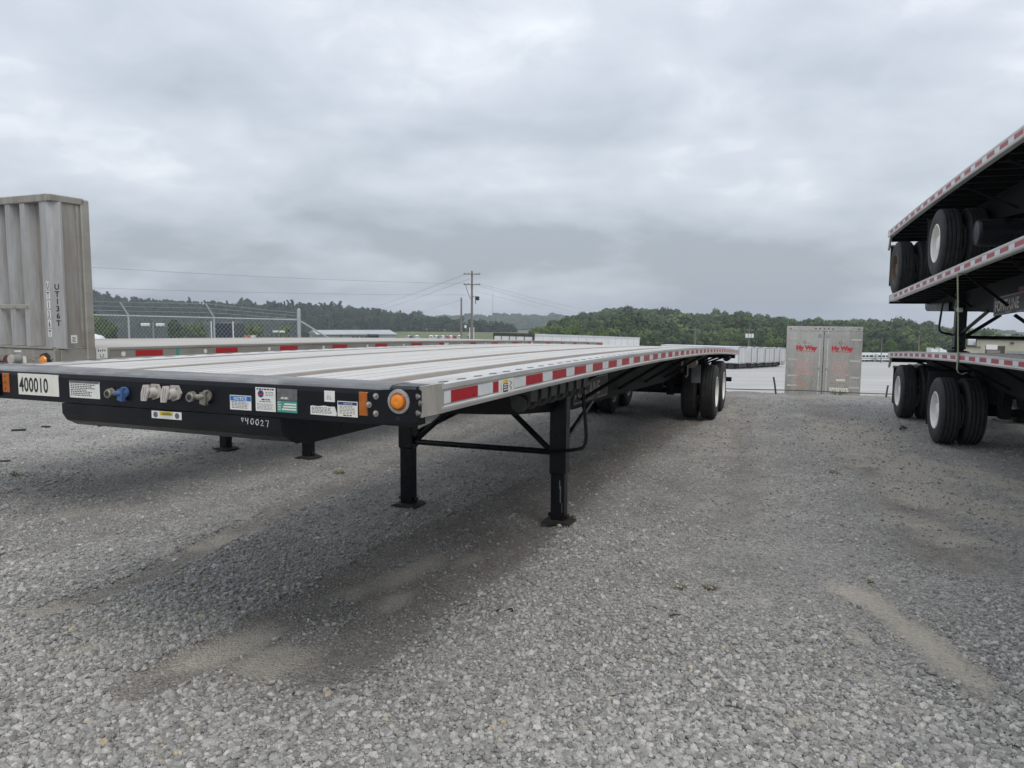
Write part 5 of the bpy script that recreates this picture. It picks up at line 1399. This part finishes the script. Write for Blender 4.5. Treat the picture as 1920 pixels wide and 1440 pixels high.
MB().lathe([(-1.5, .0001), (-1.42, .45), (-1.15, .8), (-.6, .95), (.6, .95), (1.15, .8), (1.42, .45), (1.5, .0001)], 24, 'x', (0, 0, hh - .95)).build('barrel', mt['vanwhite'], wt)
MB().box(-.8, .8, -.5, .5, 0, hh - 1.5).build('cradle', mt['vangrey'], wt)
q = at(458, 628, 75)
cb = empty('concrete_barrier', (q.x, 75, float(zlot(q.x, 75))), 0, 'pale concrete barrier with an orange panel beyond the fence', 'barrier')
MB().box(-1.1, 1.1, -.3, .3, 0, q.z - float(zlot(q.x, 75)) - .05).build('block', mt['vanwhite'], cb); MB().box(.2, .75, -.34, -.30, q.z - float(zlot(q.x, 75)) - .35, q.z - float(zlot(q.x, 75))).build('panel', mt['truckorange'], cb)

# ------------------------------------------------------------------ wooded hills
def leaf_material(name, dark, light, sat_var=.5):
    m = bpy.data.materials.new(name); m.use_nodes = True
    t = m.node_tree; b = t.nodes['Principled BSDF']; b.inputs['Roughness'].default_value = .75; b.inputs['Specular IOR Level'].default_value = .2
    oi = NN(t, 'ShaderNodeObjectInfo'); co = NN(t, 'ShaderNodeTexCoord')
    n = NN(t, 'ShaderNodeTexNoise'); n.inputs['Scale'].default_value = 3.0; n.inputs['Detail'].default_value = 4
    t.links.new(co.outputs['Object'], n.inputs['Vector'])
    s_ = MATH(t, 'ADD', MATH(t, 'MULTIPLY', oi.outputs['Random'], .75), MATH(t, 'MULTIPLY', n.outputs[0], .45))
    r = NN(t, 'ShaderNodeValToRGB'); t.links.new(s_, r.inputs[0])
    e = r.color_ramp.elements; e[0].position = .18; e[0].color = (*dark, 1); e[1].position = 1.05 if False else 1.0; e[1].color = (*light, 1)
    mid_ = r.color_ramp.elements.new(.6); mid_.color = (*[(a * .55 + c * .45) for a, c in zip(dark, light)], 1)
    t.links.new(r.outputs[0], b.inputs['Base Color'])
    return m
mt['leaf'] = leaf_material('broadleaf_foliage', (.030, .052, .018), (.105, .15, .045))
mt['pine'] = leaf_material('pine_foliage', (.018, .034, .016), (.055, .085, .034))
mt['bright'] = leaf_material('bright_foliage', (.055, .10, .022), (.12, .17, .04))
mt['forestfloor'] = M('forest_floor', (.018, .026, .012), (.03, .04, .018), .3, .95)
mt['bark'] = M('tree_bark', (.06, .05, .04), (.10, .085, .07), 3, .9)
def tree_mesh(seed, kind):
    r = np.random.default_rng(seed); V, Fc = [], []
    def leaf(c, nrm, s):
        a = np.cross(nrm, r.normal(size=3)); a /= np.linalg.norm(a) + 1e-9; b = np.cross(nrm, a)
        o = len(V)
        for u, v in ((-1, -.6), (1, -.6), (.7, .7), (-.7, .7)): V.append(tuple(c + a * u * s * r.uniform(.7, 1.2) + b * v * s * r.uniform(.7, 1.2)))
        Fc.append((o, o + 1, o + 2, o + 3))
    if kind == 'broad':
        lob = [(np.array([0, 0, 1.15]), .62)]
        for k in range(9):
            a = r.uniform(0, 6.28); q = r.uniform(.3, .62); lob.append((np.array([q * cos(a), q * sin(a), r.uniform(.65, 1.65)]), r.uniform(.26, .46)))
    else:
        lob = []
        for k in range(16):
            z = .35 + k * .105; rad = (.50 - .026 * k) * r.uniform(.75, 1.15); a = r.uniform(0, 6.28); lob.append((np.array([.10 * cos(a), .10 * sin(a), z]), max(rad * .72, .09)))
    for c, R in lob:
        nl = int(95 * (R / .45) ** 1.4) + 14
        for k in range(nl):
            d = r.normal(size=3); d /= np.linalg.norm(d)
            p = c + d * R * r.uniform(.72, 1.06) * np.array([1, 1, .85 if kind == 'broad' else .7])
            nn = d + r.normal(size=3) * .5; nn /= np.linalg.norm(nn); leaf(p, nn, r.uniform(.05, .105))
    bm = bmesh.new()
    me = bpy.data.meshes.new('crown'); me.from_pydata(V, [], Fc)
    return me, lob
def inner(me, lob):
    bm = bmesh.new(); bm.from_mesh(me)
    for c, R in lob:
        bmesh.ops.create_icosphere(bm, subdivisions=1, radius=R * .72, matrix=Matrix.Translation(tuple(c)))
    bm.to_mesh(me); bm.free(); return me
broad = [inner(*tree_mesh(100 + k, 'broad')) for k in range(6)]
pines = [inner(*tree_mesh(200 + k, 'pine')) for k in range(5)]
def hill(name, prof, d0, d1, z0px, ntree, tree_h, protos, label, mat, back=120, seed=1, spread=.5, thin=1.0):
    r = np.random.default_rng(seed)
    xs = np.array([p[0] for p in prof], float); yt = np.array([p[1] for p in prof], float)
    px = np.linspace(xs[0], xs[-1], 90)
    ztop = 1.93 - (np.interp(px, xs, yt) - 586) / CAM_F * d1 - tree_h * .8
    ts = np.array([-.12, 0, .15, .3, .45, .6, .75, .9, 1.0, 1.15, 1.6])
    PX, T = np.meshgrid(px, ts)
    D = d0 + (d1 - d0) * T
    X = (PX - 960) / CAM_F * D
    zb = 1.93 - (z0px - 586) / CAM_F * d0
    sh = np.clip(np.where(T < 1, T, 1 - (T - 1) * 1.2), -.2, 1)
    edge = sstep(0, .05, (PX - xs[0]) / (xs[-1] - xs[0])) * 1.0 if False else 1.0
    Z = zb + (ztop[None, :] - zb) * np.sign(sh) * np.abs(sh) ** .85
    Z = Z + (fbm(X / (d1 * .06) + seed, D / (d1 * .06), 3, seed) - .5) * (ztop.max() - zb) * .16 * np.clip(T, 0, 1) * (1 - np.clip(T, 0, 1)) * 4
    sheet(name, X, D, Z, mt['forestfloor'])
    tpx = r.uniform(xs[0], xs[-1], ntree); tt_ = r.random(ntree) ** 1.0 * 1.06
    dd = d0 + (d1 - d0) * tt_
    zt_ = 1.93 - (np.interp(tpx, xs, yt) - 586) / CAM_F * d1 - tree_h * .8
    s_ = np.clip(tt_, 0, 1) ** .85
    zz = zb + (zt_ - zb) * s_ + (fbm((tpx - 960) / CAM_F * dd / (d1 * .06) + seed, dd / (d1 * .06), 3, seed) - .5) * (ztop.max() - zb) * .16 * np.clip(tt_, 0, 1) * (1 - np.clip(tt_, 0, 1)) * 4
    P = np.stack([(tpx - 960) / CAM_F * dd, dd, zz - tree_h * .12], -1)
    sc_ = tree_h / 2.0 * np.exp(r.normal(0, .16, ntree))
    wide = r.uniform(.75, 1.2, ntree) * thin
    sc = np.stack([sc_ * wide, sc_ * wide, sc_], -1)
    ro = np.stack([r.normal(0, .04, ntree), r.normal(0, .04, ntree), r.random(ntree) * 6.28], -1)
    nb_ = len(protos)
    scatter(name + '_wood', P, sc, ro, r.integers(0, nb_, ntree), [(q.copy(), mat) for q in protos], label, 'woodland')
hill('left_hill', [(60, 548), (172, 556), (215, 568), (250, 571), (300, 574), (400, 576), (500, 577), (560, 577), (610, 578), (645, 583), (670, 585), (700, 590), (740, 592), (790, 600), (830, 606), (870, 618), (910, 628), (960, 634)],
     730, 930, 640, 5200, 18.0, pines + broad[:4], 'dark mixed pine wood on the left skyline', mt['pine'], seed=3, thin=.8)
hill('right_hill', [(1010, 636), (1030, 612), (1055, 602), (1085, 592), (1110, 590), (1150, 582), (1165, 578), (1200, 581), (1240, 587), (1300, 592), (1350, 592), (1380, 590), (1420, 593), (1470, 599), (1500, 602), (1560, 604), (1600, 600), (1650, 603), (1700, 605), (1740, 610), (1770, 616), (1800, 624), (1840, 638), (1880, 650), (2000, 656)],
     330, 620, 668, 3000, 12.0, broad, 'broadleaf wood covering the hill on the right', mt['leaf'], seed=5, thin=1.05)
hill('far_hill', [(560, 592), (700, 590), (800, 594), (850, 592), (900, 592), (950, 590), (1000, 591), (1050, 590), (1100, 592), (1200, 596), (1300, 593), (1340, 592), (1450, 600)],
     1500, 2050, 640, 3200, 16.0, broad[:4], 'wooded far ridge fading blue in the middle of the skyline', mt['leaf'], seed=7, thin=1.3)
hill('far_right_hill', [(1600, 622), (1700, 611), (1760, 610), (1800, 612), (1830, 613), (1860, 611), (1880, 615), (1920, 619), (1990, 626), (2100, 632)],
     1100, 1600, 660, 2200, 16.0, broad[:4], 'wooded far ridge fading blue behind the stacked trailers', mt['leaf'], seed=9, thin=1.3)
GB = 'bright trees at the foot of the wooded hills'
for k, (px, ytop, d, wd, lab_) in enumerate(((1018, 612, 250, 1.5, 'bright round tree left of the white box trailer roof end'), (1042, 611, 255, 1.35, 'bright bushy tree above the white box trailer roof'), (1066, 604, 275, 1.2, 'tallest bright tree above the white box trailer roof'), (1130, 608, 300, 1.2, 'yellow green tree on the lower slope right of the bright bushy one'),
                                            (1440, 630, 285, 1.4, 'bright bush left of the lettered trailer doors'), (1668, 632, 285, 1.4, 'bright tree beside the grey lamp pole'), (1742, 640, 230, 1.4, 'yellow green bush left of the strapped landing leg'), (1395, 622, 320, 1.2, 'mid green tree behind the transformer pole'),
                                            (185, 583, 150, 1.0, 'yellow green tree right of the bulkhead behind the fence'), (330, 598, 200, 1.6, 'mid green bush behind the middle of the fence'), (205, 600, 120, 1.3, 'low green shrub behind the fence by the bulkhead'), (360, 600, 170, 1.8, 'broad green shrub left of the navy trailer'), (470, 605, 200, 1.7, 'broad green shrub right of the navy trailer'), (530, 606, 210, 1.5, 'green shrub left of the fence end post'))):
    t = at(px, ytop, d); g = float(zlot(t.x, d)); hgt = t.z - g
    r = empty('tree', (t.x, d, g - .2), random.uniform(0, 6), lab_, 'tree', GB)
    me = broad[k % 6].copy(); me.materials.clear(); me.materials.append(mt['bright' if k not in (7, 9, 11, 13) else 'leaf'])
    sc_ = hgt / 1.95
    link('crown', me, r, (0, 0, 0), None, (sc_ * wd * .62, sc_ * wd * .62, sc_))
    b = MB().tube([(0, 0, 0), (.05, .02, hgt * .3), (0, .05, hgt * .6)], [.28, .2, .1], 8)
    for a in (0, 2.1, 4.2): b.tube([(0, 0, hgt * .28), (cos(a) * hgt * .15, sin(a) * hgt * .15, hgt * .5)], [.14, .05], 6)
    b.build('trunk', mt['bark'], r)

# ------------------------------------------------------------------ haze
zmin = min(float(o.bound_box[0][2]) for o in bpy.data.objects if o.type == 'MESH' and o.get('kind') == 'structure')
hz = MB().box(-3000, 3000, -90, 2700, zmin - 1.2, 36).build('haze', [])
hm = bpy.data.materials.new('haze'); hm.use_nodes = True
t = hm.node_tree; t.nodes.clear()
pv = NN(t, 'ShaderNodeVolumePrincipled'); pv.inputs['Color'].default_value = (.80, .87, .96, 1); pv.inputs['Density'].default_value = .00029; pv.inputs['Anisotropy'].default_value = .2
ou = NN(t, 'ShaderNodeOutputMaterial'); t.links.new(pv.outputs[0], ou.inputs['Volume'])
hz.data.materials.append(hm); hz['kind'] = 'stuff'
